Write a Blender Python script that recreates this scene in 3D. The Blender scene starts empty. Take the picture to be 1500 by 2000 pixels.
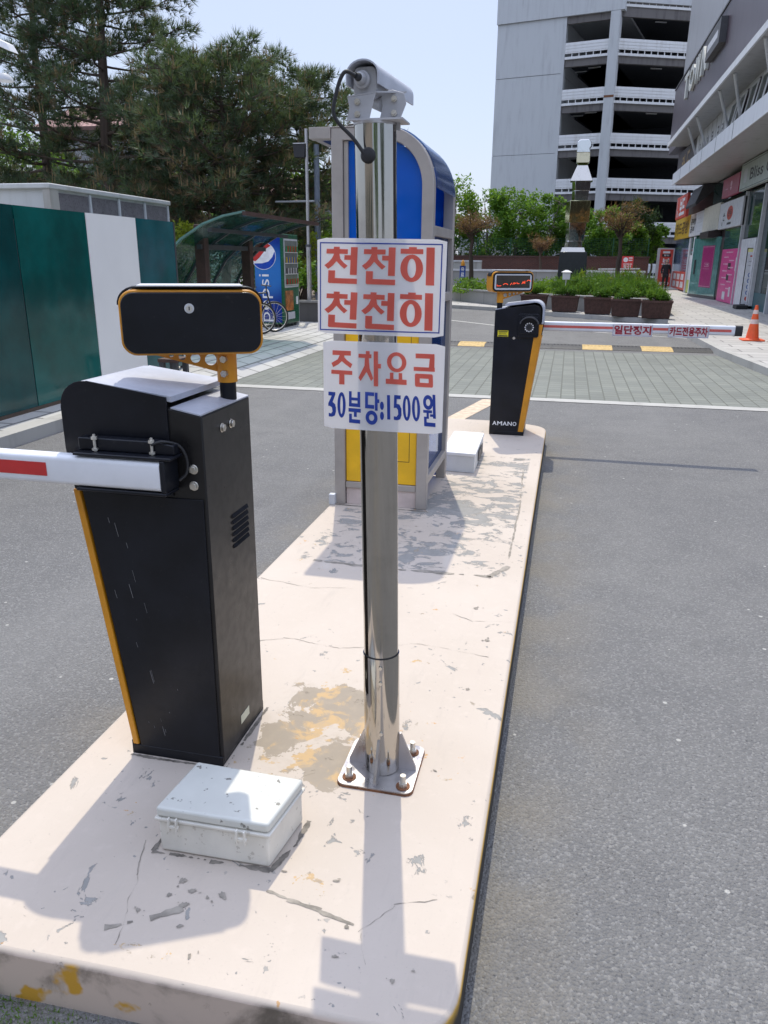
import bpy, math, random
import numpy as np
from mathutils import Vector, Matrix
R = math.radians
rnd = random.Random(7)
scene = bpy.context.scene
col = scene.collection

# ------------------------------------------------------------------ camera, sky, sun, exposure
PITCH, YAW, ROLL, CAM_H = 18.1, 12.9, 0.5, 1.64
SUN_EL, SUN_AZ = 61.0, -15.0          # azimuth from +Y towards +X
cd = bpy.data.cameras.new('camera'); cam = bpy.data.objects.new('camera', cd); col.objects.link(cam)
p_, y_, r_ = R(PITCH), R(YAW), R(ROLL)
hd = Vector((-math.sin(y_), math.cos(y_), 0)); rt = Vector((math.cos(y_), math.sin(y_), 0)); upv = Vector((0, 0, 1))
fw = hd*math.cos(p_) - upv*math.sin(p_); uu = hd*math.sin(p_) + upv*math.cos(p_)
rt2 = rt*math.cos(r_) + uu*math.sin(r_); uu2 = uu*math.cos(r_) - rt*math.sin(r_)
cam.matrix_world = Matrix(((rt2.x, uu2.x, -fw.x, 0), (rt2.y, uu2.y, -fw.y, 0), (rt2.z, uu2.z, -fw.z, CAM_H), (0, 0, 0, 1)))
cd.sensor_fit = 'VERTICAL'; cd.sensor_height = 36; cd.lens = 1502/2000*36; cd.clip_end = 2000; cd.clip_start = .02
scene.camera = cam
w = bpy.data.worlds.new('World'); scene.world = w; w.use_nodes = True
wn = w.node_tree; bg = wn.nodes['Background']
sky = wn.nodes.new('ShaderNodeTexSky'); sky.sky_type = 'NISHITA'; sky.sun_disc = False
sky.sun_elevation = R(SUN_EL); sky.sun_rotation = R(SUN_AZ); sky.air_density = 1.0; sky.dust_density = 2.0; sky.ozone_density = 1.0; sky.altitude = 50
# a thin even haze over the whole dome, mixed into the clear-sky model
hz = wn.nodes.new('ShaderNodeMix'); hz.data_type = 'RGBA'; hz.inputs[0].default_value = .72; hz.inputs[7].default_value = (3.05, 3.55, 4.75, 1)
# sky brightened well above the horizon, added to lift the shade below
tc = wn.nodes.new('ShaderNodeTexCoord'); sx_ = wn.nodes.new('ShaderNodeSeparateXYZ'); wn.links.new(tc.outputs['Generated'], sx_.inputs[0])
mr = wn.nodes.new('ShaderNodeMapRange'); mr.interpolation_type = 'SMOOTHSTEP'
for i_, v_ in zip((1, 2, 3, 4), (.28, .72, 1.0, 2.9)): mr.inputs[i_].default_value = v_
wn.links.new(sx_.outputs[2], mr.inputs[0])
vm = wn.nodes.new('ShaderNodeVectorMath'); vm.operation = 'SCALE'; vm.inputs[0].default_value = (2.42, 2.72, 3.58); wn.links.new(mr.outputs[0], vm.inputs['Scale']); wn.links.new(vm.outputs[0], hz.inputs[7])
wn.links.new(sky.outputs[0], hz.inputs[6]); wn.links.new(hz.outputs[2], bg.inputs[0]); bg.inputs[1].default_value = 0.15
sl = bpy.data.lights.new('sun', 'SUN'); sl.energy = 2.0; sl.angle = R(.5); sl.color = (1, .93, .77)
so = bpy.data.objects.new('sun', sl); col.objects.link(so)
sd = Vector((math.sin(R(SUN_AZ))*math.cos(R(SUN_EL)), math.cos(R(SUN_AZ))*math.cos(R(SUN_EL)), math.sin(R(SUN_EL))))
so.rotation_euler = sd.to_track_quat('Z', 'Y').to_euler()
vs = scene.view_settings; vs.view_transform = 'Standard'; vs.look = 'None'; vs.gamma = 1; vs.use_curve_mapping = False; vs.exposure = 0.62
scene.cycles.max_bounces = 8; scene.cycles.transparent_max_bounces = 12

# ------------------------------------------------------------------ mesh helpers
class MB:
    def __init__(s): s.v = []; s.f = []; s.m = []
    def add(s, vs, fs, mi=0):
        b = len(s.v); s.v += [tuple(v) for v in vs]
        s.f += [tuple(i+b for i in f) for f in fs]; s.m += [mi]*len(fs); return s
    def box(s, c, d, mi=0, rz=0, tx=0, ty=0):
        """box of size d round centre c; tx, ty taper the top"""
        x, y, z = d[0]/2, d[1]/2, d[2]/2; k = 1-tx; l = 1-ty
        P = [(-x, -y, -z), (x, -y, -z), (x, y, -z), (-x, y, -z), (-x*k, -y*l, z), (x*k, -y*l, z), (x*k, y*l, z), (-x*k, y*l, z)]
        ca, sa = math.cos(rz), math.sin(rz)
        P = [(c[0]+a*ca-b*sa, c[1]+a*sa+b*ca, c[2]+e) for a, b, e in P]
        return s.add(P, [(3, 2, 1, 0), (4, 5, 6, 7), (0, 1, 5, 4), (1, 2, 6, 5), (2, 3, 7, 6), (3, 0, 4, 7)], mi)
    def bb(s, x0, x1, y0, y1, z0, z1, mi=0):
        return s.box(((x0+x1)/2, (y0+y1)/2, (z0+z1)/2), (x1-x0, y1-y0, z1-z0), mi)
    def prism(s, poly, a, b, plane='xz', mi=0):
        n = len(poly)
        f = {'xz': lambda p, t: (p[0], t, p[1]), 'xy': lambda p, t: (p[0], p[1], t), 'yz': lambda p, t: (t, p[0], p[1])}[plane]
        V = [f(p, a) for p in poly]+[f(p, b) for p in poly]
        F = [tuple(range(n)), tuple(range(2*n-1, n-1, -1))]+[(i, i+n, (i+1) % n+n, (i+1) % n) for i in range(n)]
        return s.add(V, F, mi)
    def tube(s, pts, r, n=8, mi=0, caps=True):
        pts = [Vector(p) for p in pts]; k = len(pts)
        rs = r if isinstance(r, (list, tuple)) else [r]*k
        V = []; F = []; t0 = (pts[1]-pts[0]).normalized()
        u = t0.orthogonal().normalized()
        for i, p in enumerate(pts):
            t = (pts[min(i+1, k-1)]-pts[max(i-1, 0)])
            t = t.normalized() if t.length > 1e-9 else t0
            u = (u-t*u.dot(t)); u = u.normalized() if u.length > 1e-6 else t.orthogonal().normalized()
            q = t.cross(u)
            V += [p+(u*math.cos(2*math.pi*j/n)+q*math.sin(2*math.pi*j/n))*rs[i] for j in range(n)]
        for i in range(k-1):
            F += [(i*n+j, i*n+(j+1) % n, (i+1)*n+(j+1) % n, (i+1)*n+j) for j in range(n)]
        if caps: F += [tuple(range(n-1, -1, -1)), tuple(range((k-1)*n, k*n))]
        return s.add(V, F, mi)
    def cyl(s, a, b, r, r2=None, n=16, mi=0): return s.tube([a, b], [r, r if r2 is None else r2], n, mi)
    def lathe(s, prof, c, n=24, mi=0):
        V = []; F = []; k = len(prof)
        for r, z in prof: V += [(c[0]+r*math.cos(2*math.pi*j/n), c[1]+r*math.sin(2*math.pi*j/n), c[2]+z) for j in range(n)]
        for i in range(k-1): F += [(i*n+j, i*n+(j+1) % n, (i+1)*n+(j+1) % n, (i+1)*n+j) for j in range(n)]
        F += [tuple(range(n-1, -1, -1)), tuple(range((k-1)*n, k*n))]
        return s.add(V, F, mi)
    def torus(s, c, ax, Rr, r, n=32, m=8, mi=0):
        ax = Vector(ax).normalized(); u = ax.orthogonal().normalized(); q = ax.cross(u); c = Vector(c)
        pts = [c+(u*math.cos(2*math.pi*j/n)+q*math.sin(2*math.pi*j/n))*Rr for j in range(n)]
        V = []; F = []
        for p in pts:
            o = (p-c).normalized()
            V += [p+(o*math.cos(2*math.pi*j/m)+ax*math.sin(2*math.pi*j/m))*r for j in range(m)]
        for i in range(n): F += [(i*m+j, i*m+(j+1) % m, ((i+1) % n)*m+(j+1) % m, ((i+1) % n)*m+j) for j in range(m)]
        return s.add(V, F, mi)
    def flat(s, fr, polys, mi=0, z0=.0006, dz=.00012):
        """flat polygons in the plane of frame fr, each a hair above the last"""
        for i, p in enumerate(polys):
            if len(p) == 2 and isinstance(p[0], list):            # ring: outer, inner outlines of equal length
                o, q = p; n = len(o)
                s.add([fr(x, y, z0+i*dz) for x, y in o+q], [(j, (j+1) % n, n+(j+1) % n, n+j) for j in range(n)], mi)
            else: s.add([fr(x, y, z0+i*dz) for x, y in p], [tuple(range(len(p)))], mi)
        return s
    def build(s, name, mats, parent=None, loc=None, smooth=35, bevel=0, seg=2):
        o0 = org(parent) if parent else Vector(loc or (0, 0, 0))
        me = bpy.data.meshes.new(name)
        me.from_pydata([(v[0]-o0.x, v[1]-o0.y, v[2]-o0.z) for v in s.v], [], s.f)
        return finish(name, me, mats, s.m, parent, o0, smooth, bevel, seg)

def finish(name, me, mats, mi, parent, o0, smooth, bevel=0, seg=2):
    if not isinstance(mats, (list, tuple)): mats = [mats]
    for m in mats: me.materials.append(m)
    if len(mats) > 1: me.polygons.foreach_set('material_index', np.array(mi, dtype=np.int32))
    if smooth:
        me.polygons.foreach_set('use_smooth', np.ones(len(me.polygons), dtype=bool))
        me.set_sharp_from_angle(angle=R(smooth))
    me.update()
    o = bpy.data.objects.new(name, me); col.objects.link(o)
    if parent: o.parent = parent
    else: o.location = o0
    if bevel:
        b = o.modifiers.new('bevel', 'BEVEL'); b.width = bevel; b.segments = seg; b.limit_method = 'ANGLE'; b.angle_limit = R(40)
    return o

def org(o):
    v = Vector((0, 0, 0))
    while o: v += o.location; o = o.parent
    return v

def tag(o, label=None, cat=None, group=None, kind=None):
    if label: o['label'] = label
    if cat: o['category'] = cat
    if group: o['group'] = group
    if kind: o['kind'] = kind
    return o
def thing(name, label, cat, loc=(0, 0, 0), group=None):
    o = bpy.data.objects.new(name, None); col.objects.link(o); o.location = loc; o.empty_display_size = .1
    return tag(o, label, cat, group)
def dup(o, loc=None, rz=None, parent=None, label=None):
    c = o.copy(); col.objects.link(c)
    if parent: c.parent = parent
    for ch in list(o.children): dup(ch, parent=c)
    if loc is not None: c.location = loc
    if rz is not None: c.rotation_euler = (0, 0, rz)
    if label: c['label'] = label
    return c

def frame(o, x, y):
    o = Vector(o); x = Vector(x).normalized(); y = Vector(y).normalized(); n = x.cross(y)
    return lambda a, b, c=0: o+x*a+y*b+n*c
FACE_S = lambda X, Y, Z: frame((X, Y, Z), (1, 0, 0), (0, 0, 1))        # faces -Y
FACE_W = lambda X, Y, Z: frame((X, Y, Z), (0, -1, 0), (0, 0, 1))       # faces -X

_tc = {}
def text_polys(s, bold=0.0):
    k = (s, bold)
    if k not in _tc:
        c = bpy.data.curves.new('t', 'FONT'); c.body = s; c.offset = bold; c.resolution_u = 3; c.fill_mode = 'FRONT'
        o = bpy.data.objects.new('t', c); col.objects.link(o)
        me = o.evaluated_get(bpy.context.evaluated_depsgraph_get()).to_mesh()
        _tc[k] = ([(v.co.x, v.co.y) for v in me.vertices], [tuple(p.vertices) for p in me.polygons])
        bpy.data.objects.remove(o); bpy.data.curves.remove(c)
    return _tc[k]
def text(mb, fr, s, x, y, wd, ht, mi=0, bold=.02, z=.0012):
    """the words s filling the box wd x ht whose lower left corner is x, y in frame fr"""
    V, F = text_polys(s, bold)
    xs = [v[0] for v in V]; ys = [v[1] for v in V]; x0, x1, y0, y1 = min(xs), max(xs), min(ys), max(ys)
    mb.add([fr(x+(a-x0)/(x1-x0)*wd, y+(b-y0)/(y1-y0)*ht, z) for a, b in V], F, mi)
def arc(cx, cz, rx, rz, a0, a1, n=12): return [(cx+rx*math.cos(R(a0+(a1-a0)*i/n)), cz+rz*math.sin(R(a0+(a1-a0)*i/n))) for i in range(n+1)]
def rrect(x0, x1, y0, y1, r, n=5):
    return arc(x1-r, y1-r, r, r, 0, 90, n)+arc(x0+r, y1-r, r, r, 90, 180, n)+arc(x0+r, y0+r, r, r, 180, 270, n)+arc(x1-r, y0+r, r, r, 270, 360, n)
def rect(x0, y0, x1, y1): return [(x0, y0), (x1, y0), (x1, y1), (x0, y1)]
def oring(cx, cy, rx, ry, ix, iy, n=28): return [arc(cx, cy, rx, ry, 0, 360, n)[:-1], arc(cx, cy, ix, iy, 0, 360, n)[:-1]]

def smoothpath(c, n=8):
    P = []; c = [Vector(q) for q in c]; c = [c[0]*2-c[1]]+c+[c[-1]*2-c[-2]]
    for i in range(1, len(c)-2):
        for k in range(n):
            t = k/n; a, b, d, e_ = c[i-1:i+3]
            P.append(.5*((2*b)+(d-a)*t+(2*a-5*b+4*d-e_)*t*t+(-a+3*b-3*d+e_)*t**3))
    return P+[c[-2]]

# ------------------------------------------------------------------ materials
class NT:
    def __init__(s, name):
        s.m = bpy.data.materials.new(name); s.m.use_nodes = True; s.t = s.m.node_tree; s.b = s.t.nodes['Principled BSDF']; s.o = s.t.nodes['Material Output']
    def n(s, ty, **kw):
        nd = s.t.nodes.new('ShaderNode'+ty)
        for k, v in kw.items():
            if hasattr(nd, k) and k not in nd.inputs: setattr(nd, k, v)
            else: s.set(nd.inputs[k], v)
        return nd
    def set(s, i, v):
        if isinstance(v, bpy.types.NodeSocket): s.t.links.new(v, i)
        elif isinstance(v, bpy.types.Node): s.t.links.new(v.outputs[0], i)
        else: i.default_value = (*v, 1) if isinstance(v, tuple) and len(v) == 3 and i.type == 'RGBA' else v
    def math(s, op, a, b=0, c=None):
        nd = s.t.nodes.new('ShaderNodeMath'); nd.operation = op; s.set(nd.inputs[0], a); s.set(nd.inputs[1], b)
        if c is not None: s.set(nd.inputs[2], c)
        return nd.outputs[0]
    def mix(s, f, a, b):
        nd = s.t.nodes.new('ShaderNodeMix'); nd.data_type = 'RGBA'
        s.set(nd.inputs[0], f); s.set(nd.inputs[6], a); s.set(nd.inputs[7], b); return nd.outputs[2]
    def ramp(s, f, lo, hi, a=0., b=1.):
        nd = s.t.nodes.new('ShaderNodeMapRange'); nd.interpolation_type = 'SMOOTHSTEP'
        for i, v in zip((0, 1, 2, 3, 4), (f, lo, hi, a, b)): s.set(nd.inputs[i], v)
        return nd.outputs[0]
    def pos(s): return s.n('NewGeometry').outputs['Position']
    def obj(s): return s.n('TexCoord').outputs['Object']
    def xyz(s, v): return s.n('SeparateXYZ', Vector=v).outputs
    def noise(s, v, scale, detail=4, rough=.55, dist=0): return s.n('TexNoise', Vector=v, Scale=scale, Detail=detail, Roughness=rough, Distortion=dist).outputs['Fac']
    def vor(s, v, scale, feature='F1'): return s.n('TexVoronoi', Vector=v, Scale=scale, feature=feature)
    def bump(s, h, dist, strength=1): s.set(s.b.inputs['Normal'], s.n('Bump', Height=h, Distance=dist, Strength=strength).outputs[0])
    def pr(s, **kw):
        for k, v in kw.items(): s.set(s.b.inputs[k.replace('_', ' ')], v)
        return s
_sm = {}
def simple(name, c, rough=.5, metal=0., var=.12, scale=6., bump=0., spec=.5, coat=0., fleck=0., fcol=(.35, .32, .28), fth=.66):
    if name in _sm: return _sm[name]
    t = NT(name); P = t.obj(); n1 = t.noise(P, scale, 6, .6)
    dark = tuple(x*(1-var) for x in c); light = tuple(min(1, x*(1+var)) for x in c)
    cc = t.mix(t.ramp(n1, .3, .7), dark, light)
    n2 = t.noise(P, scale*9, 3)
    if fleck: cc = t.mix(t.math('MULTIPLY', t.ramp(n2, fth, fth+.05), fleck), cc, fcol)
    t.pr(Base_Color=cc, Metallic=metal, Roughness=t.ramp(n2, .25, .75, max(.02, rough*.82), min(1, rough*1.18)), Specular_IOR_Level=spec, Coat_Weight=coat)
    if bump: t.bump(n2, bump)
    _sm[name] = t.m; return t.m
def emit(name, c, s):
    t = NT(name); t.pr(Base_Color=(0, 0, 0), Emission_Color=c, Emission_Strength=s); return t.m
def glass(name, tint, gloss_c, f, rough=.06, wave=0.):
    """tinted sheet: part see-through, part glossy coloured body"""
    t = NT(name); tr = t.n('BsdfTransparent', Color=tint); P = t.obj()
    t.pr(Base_Color=t.mix(t.ramp(t.noise(P, 1.3, 3), .35, .65), tuple(x*.75 for x in gloss_c), gloss_c), Roughness=rough, Specular_IOR_Level=.6)
    if wave: t.bump(t.noise(P, 2.2, 2), wave)
    mx = t.n('MixShader'); t.set(mx.inputs[0], f); t.set(mx.inputs[1], tr.outputs[0]); t.set(mx.inputs[2], t.b.outputs[0])
    t.set(t.o.inputs[0], mx.outputs[0]); return t.m
def leaf(name, c1, c2, trans=.45, rough=.55, scale=.5):
    t = NT(name); g = t.n('NewGeometry'); P = t.obj()
    f = t.math('ADD', t.math('MULTIPLY', g.outputs['Random Per Island'], .6), t.math('MULTIPLY', t.ramp(t.noise(P, scale, 2), .35, .65), .4))
    c = t.mix(f, c1, c2)
    t.pr(Base_Color=c, Roughness=rough, Specular_IOR_Level=.35)
    tl = t.n('BsdfTranslucent', Color=t.mix(.4, c, (.22, .30, .02)))
    mx = t.n('MixShader'); t.set(mx.inputs[0], trans); t.set(mx.inputs[1], t.b.outputs[0]); t.set(mx.inputs[2], tl.outputs[0])
    t.set(t.o.inputs[0], mx.outputs[0]); return t.m

def m_asphalt():
    t = NT('asphalt'); P = t.pos(); X, Y, Z = t.xyz(P)
    big = t.noise(P, .35, 3); mid = t.noise(P, 3., 4); fine = t.noise(P, 90, 3, .7); v = t.vor(P, 125); cells = t.xyz(v.outputs['Color'])[0]
    c = t.mix(t.ramp(big, .3, .7), (.15, .148, .146), (.185, .182, .176))
    c = t.mix(t.math('MULTIPLY', t.ramp(mid, .35, .75), .35), c, (.105, .105, .108))
    c = t.mix(t.ramp(cells, .64, .98, 0, .55), c, (.285, .28, .27))
    c = t.mix(t.ramp(fine, .56, .72, 0, .8), c, (.045, .045, .048))
    v2 = t.vor(P, 28); c = t.mix(t.math('MULTIPLY', t.ramp(t.xyz(v2.outputs['Color'])[1], .988, .993), t.ramp(v2.outputs['Distance'], .3, .2)), c, (.42, .41, .38))
    trk = t.noise(t.n('CombineXYZ', X=X, Y=t.math('MULTIPLY', Y, .07)).outputs[0], 1.1, 4); c = t.mix(t.ramp(trk, .5, .72, 0, .38), c, (.225, .222, .215))
    c = t.mix(t.math('MULTIPLY', t.ramp(t.noise(P, 5.5, 5, .7), .66, .74), t.ramp(t.noise(P, .6, 2), .5, .62)), c, (.075, .073, .07))
    wv = t.n('VectorMath', operation='ADD'); t.set(wv.inputs[0], P); t.set(wv.inputs[1], t.n('TexNoise', Vector=P, Scale=1.4, Detail=5.).outputs['Color']); ce = t.n('TexVoronoi', Vector=wv.outputs[0], Scale=.22, feature='DISTANCE_TO_EDGE'); c = t.mix(t.math('MULTIPLY', t.ramp(ce.outputs['Distance'], .003, .001, 0, .12), t.ramp(t.noise(P, .5, 2), .52, .58)), c, (.05, .05, .05))
    # sand and grit that gathers along the island
    d = t.math('ABSOLUTE', t.math('ADD', X, .75)); near = t.math('MULTIPLY', t.ramp(d, 1.15, .62), t.ramp(Y, 8.5, 7.2))
    near = t.math('MULTIPLY', near, t.ramp(t.noise(P, 2.3, 5), .38, .62)); c = t.mix(t.math('MULTIPLY', near, .55), c, t.mix(fine, (.27, .24, .19), (.15, .135, .11)))
    t.pr(Base_Color=c, Roughness=.85, Specular_IOR_Level=.35)
    t.bump(t.math('ADD', t.math('MULTIPLY', v.outputs['Distance'], -1.), t.math('MULTIPLY', fine, .8)), .006, .9); return t.m
def m_island():
    t = NT('painted_concrete'); P = t.pos(); X, Y, Z = t.xyz(P); N = t.xyz(t.n('NewGeometry').outputs['Normal'])
    n1 = t.noise(P, 3.2, 8, .62, .4); n2 = t.noise(P, 22, 5, .6); n3 = t.noise(P, 1.1, 3); n4 = t.noise(P, 9, 7, .65, .6)
    paint = t.mix(t.ramp(n3, .3, .7), (.505, .435, .365), (.555, .485, .415)); paint = t.mix(t.ramp(n2, .5, .8, 0, .35), paint, (.6, .52, .45))
    grey = t.mix(n2, (.21, .205, .19), (.37, .355, .33))
    # faint scuffs and dust
    sc_ = t.n('VectorMath', operation='MULTIPLY'); t.set(sc_.inputs[0], P); sc_.inputs[1].default_value = (9, 1.4, 1); paint = t.mix(t.math('MULTIPLY', t.ramp(t.noise(sc_.outputs[0], 2.2, 6, .7), .55, .75), .28), paint, (.42, .37, .32)); paint = t.mix(t.ramp(t.noise(P, 130, 2), .6, .8, 0, .3), paint, (.40, .35, .31))
    # worn patch round the booth
    inx = t.ramp(t.math('ABSOLUTE', t.math('ADD', X, .74)), .55, .53); iny = t.ramp(t.math('ABSOLUTE', t.math('SUBTRACT', Y, 4.85)), 1.27, 1.24)
    patch = t.math('MULTIPLY', inx, iny)
    stretch = t.n('VectorMath', operation='MULTIPLY', **{}); t.set(stretch.inputs[0], P); stretch.inputs[1].default_value = (1.0, 1.5, 1)
    n5 = t.math('ADD', t.math('MULTIPLY', t.noise(stretch.outputs[0], 7.5, 10, .72, .7), .62), t.math('MULTIPLY', t.noise(P, 2.1, 3), .38))
    c = t.mix(t.math('MULTIPLY', patch, t.ramp(n5, .515, .53)), paint, grey)
    # scattered chips
    thr = t.math('ADD', t.ramp(n3, .3, .7, -.012, .02), .645)
    chips = t.ramp(t.math('SUBTRACT', n4, thr), 0, .012)
    fl = t.math('MULTIPLY', t.ramp(t.noise(P, 38, 3, .6), .69, .705), t.ramp(t.noise(P, 2.6, 3), .46, .6)); chips = t.math('MAXIMUM', chips, fl); c = t.mix(chips, c, grey)
    # rust and bare ochre by the cabinet and pole foot
    gx = t.ramp(t.math('ABSOLUTE', t.math('ADD', X, .68)), .30, .1); gy = t.ramp(t.math('ABSOLUTE', t.math('SUBTRACT', Y, 2.15)), .42, .15); gate = t.math('MULTIPLY', gx, gy)
    n6 = t.noise(P, 6.5, 9, .68, .5); c = t.mix(t.ramp(t.math('ADD', n6, t.math('MULTIPLY', gate, .24)), .655, .67), c, t.mix(t.ramp(n4, .42, .52), (.52, .36, .19), (.33, .28, .22)))
    c = t.mix(t.math('MULTIPLY', gate, t.ramp(n2, .45, .75, 0, .5)), c, (.40, .33, .25))
    och = t.ramp(t.math('MULTIPLY', n1, n2), .40, .43); c = t.mix(t.math('MULTIPLY', och, .8), c, (.50, .27, .09))
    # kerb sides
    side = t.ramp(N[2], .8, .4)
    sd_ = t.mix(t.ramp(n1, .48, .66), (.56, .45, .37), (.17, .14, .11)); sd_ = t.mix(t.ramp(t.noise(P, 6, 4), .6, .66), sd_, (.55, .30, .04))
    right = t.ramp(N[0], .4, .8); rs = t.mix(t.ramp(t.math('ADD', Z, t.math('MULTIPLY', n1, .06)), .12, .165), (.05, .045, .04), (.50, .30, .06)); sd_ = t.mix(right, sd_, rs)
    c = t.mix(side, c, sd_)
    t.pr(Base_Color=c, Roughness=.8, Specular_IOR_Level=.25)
    h = t.math('SUBTRACT', t.math('MULTIPLY', n2, .3), t.math('ADD', chips, t.math('MULTIPLY', patch, t.ramp(n5, .515, .53))))
    t.bump(h, .003, .7); return t.m
def m_tiles(name, c1, c2, cm, w, h, rot=0, mortar=.02, wear=.35, bumpd=.004):
    t = NT(name); P = t.pos(); mp = t.n('Mapping', Vector=P); mp.inputs['Rotation'].default_value = (0, 0, rot)
    b = t.n('TexBrick', Vector=mp.outputs[0], Color1=c1, Color2=c2, Mortar=cm, Scale=1.0); b.inputs['Brick Width'].default_value = w; b.inputs['Row Height'].default_value = h
    b.inputs['Mortar Size'].default_value = mortar; b.inputs['Bias'].default_value = 0; b.inputs['Mortar Smooth'].default_value = .2; b.offset = .5
    n = t.noise(P, .8, 5); c = t.mix(t.ramp(n, .35, .75, 0, wear), b.outputs[0], tuple(x*.55 for x in c1)); c = t.mix(t.ramp(t.noise(P, 45, 3), .55, .75, 0, .3), c, tuple(x*.5 for x in c1))
    t.pr(Base_Color=c, Roughness=.85); t.bump(t.math('SUBTRACT', t.math('MULTIPLY', t.noise(P, 40, 2), .3), b.outputs['Fac']), bumpd); return t.m
def m_streak(name, c, cd_, rough=.6, metal=0.):
    """painted metal or concrete with dirt running down it"""
    t = NT(name); P = t.pos(); s_ = t.n('VectorMath', operation='MULTIPLY'); t.set(s_.inputs[0], P); s_.inputs[1].default_value = (3, 3, .35)
    n = t.noise(s_.outputs[0], 1.2, 6, .65); n2 = t.noise(P, .5, 4)
    t.pr(Base_Color=t.mix(t.math('MULTIPLY', t.ramp(n, .45, .75), t.ramp(n2, .3, .7, .3, 1)), c, cd_), Roughness=rough, Metallic=metal); return t.m
def m_brick(name, c1, c2, cm):
    t = NT(name); P = t.obj(); X = t.xyz(P); cmb = t.n('CombineXYZ', X=t.math('ADD', X[0], X[1]), Y=X[2])
    b = t.n('TexBrick', Vector=cmb.outputs[0], Color1=c1, Color2=c2, Mortar=cm, Scale=1.); b.inputs['Brick Width'].default_value = .2; b.inputs['Row Height'].default_value = .067; b.inputs['Mortar Size'].default_value = .006
    t.pr(Base_Color=b.outputs[0], Roughness=.9); return t.m
def m_steel(name, rough=.08, c=(.62, .60, .57), streak=True):
    t = NT(name); P = t.obj(); s_ = t.n('VectorMath', operation='MULTIPLY'); t.set(s_.inputs[0], P); s_.inputs[1].default_value = (1, 1, .25)
    n = t.noise(s_.outputs[0], 14, 5); n2 = t.noise(P, 5, 6, .7)
    t.pr(Base_Color=t.mix(t.ramp(n2, .5, .75, 0, .5), c, tuple(x*.6 for x in c)), Metallic=1., Roughness=t.ramp(n, .3, .75, rough*.7, rough*2.2)); return t.m
def m_paper():
    t = NT('laminated_paper'); c = (.86, .85, .86)
    t.pr(Base_Color=c, Roughness=.25, Specular_IOR_Level=.4); tl = t.n('BsdfTranslucent', Color=c)
    mx = t.n('MixShader'); t.set(mx.inputs[0], .5); t.set(mx.inputs[1], t.b.outputs[0]); t.set(mx.inputs[2], tl.outputs[0]); t.set(t.o.inputs[0], mx.outputs[0]); return t.m
def m_ink(name, c, tr=.45):
    t = NT(name); t.pr(Base_Color=t.mix(t.ramp(t.noise(t.obj(), 7, 3), .35, .7), c, tuple(min(1, x*1.25+.02) for x in c)), Roughness=.3); tl = t.n('BsdfTranslucent', Color=c)
    mx = t.n('MixShader'); t.set(mx.inputs[0], tr); t.set(mx.inputs[1], t.b.outputs[0]); t.set(mx.inputs[2], tl.outputs[0]); t.set(t.o.inputs[0], mx.outputs[0]); return t.m

ASPH = m_asphalt(); ISL = m_island()
BLACK = simple('black_powder_coat', (.007, .008, .012), .35, var=.3, fleck=.02, spec=.3)
BLACKB = simple('dusty_black_panel', (.014, .013, .013), .33, var=.35, scale=3, bump=.0002, spec=.35)
TOPGREY = simple('sky_sheen_grey_lid', (.42, .44, .50), .5, var=.12, fleck=.1)  # gate top grey, lightened in its colour for the sky's sheen
ORANGE = simple('orange_powder_coat', (.62, .26, .012), .4, var=.12)
ARMW = simple('white_aluminium_arm', (.72, .73, .76), .35, var=.05)
REDP = simple('red_reflective', (.55, .03, .03), .35)
RUBBER = simple('black_rubber', (.02, .02, .022), .6)
ZINC = m_steel('zinc_bolt', .3, (.66, .63, .57))
STEEL = m_steel('polished_steel', .07, (.47, .445, .405)); CHROME = m_steel('mirror_steel', .05, (.75, .74, .73))
PLATE = m_steel('dull_plate_steel', .3, (.52, .50, .50)); RUST = simple('rusty_edge', (.17, .07, .03), .8, var=.4, scale=30)
PAPER = m_paper(); INKR = m_ink('red_ink', (.74, .15, .11)); INKB = m_ink('blue_ink', (.012, .045, .30), .08); INKE = m_ink('red_ink_edge', (.45, .03, .06))
CAMGREY = simple('grey_camera_housing', (.44, .44, .455), .45, var=.12, fleck=.2)
ABS = simple('grey_plastic', (.66, .63, .56), .45, var=.12, scale=5, fleck=.5, fcol=(.35, .31, .25), fth=.62)
GRANITE = m_tiles('granite_blocks', (.36, .36, .35), (.30, .30, .29), (.14, .14, .14), 1.2, 5, 0, .012)
WHITE = simple('white_paint', (.78, .78, .78), .5, var=.05); LGREY = simple('light_grey_paint', (.55, .56, .58), .5, var=.07)
WBOX = simple('white_box_paint', (.62, .63, .63), .5, var=.06, fleck=.15)
DKGREY = simple('dark_grey_metal', (.06, .06, .065), .5)
BROWN = simple('brown_paint', (.075, .038, .03), .6, var=.2)
GREENM = simple('dark_green_paint', (.012, .075, .035), .4, var=.15)
SKIN = simple('skin', (.55, .36, .27), .5, var=.04)

# ------------------------------------------------------------------ ground, roads, pavements
def sheet(name, poly, z, m, x=None):
    mb = MB(); mb.add([(a, b, z) for a, b in poly], [tuple(range(len(poly)))])
    return tag(mb.build(name, m, smooth=0), kind='structure')
sheet('road', [(-400, -60), (400, -60), (400, 700), (-400, 700)], 0, ASPH)
PAVER = m_tiles('mossy_pavers', (.215, .225, .195), (.175, .185, .165), (.115, .12, .098), .19, .18, R(90), .008, .5, .004)
sheet('block_paving', [(-4.66, 9.9), (3.6, 9.9), (3.6, 15.55), (-4.66, 15.55)], .004, PAVER)
EDGE = m_streak('pale_concrete', (.42, .41, .38), (.27, .26, .24), .85)
sheet('paving_edging', [(-4.66, 9.68), (4.5, 9.68), (4.5, 9.90), (-4.66, 9.90)], .006, EDGE)
PAINTY = simple('worn_cream_road_paint', (.56, .44, .32), .8, var=.2, scale=12)
PAINTW = simple('worn_white_road_paint', (.55, .54, .50), .8, var=.2, scale=12)
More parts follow.
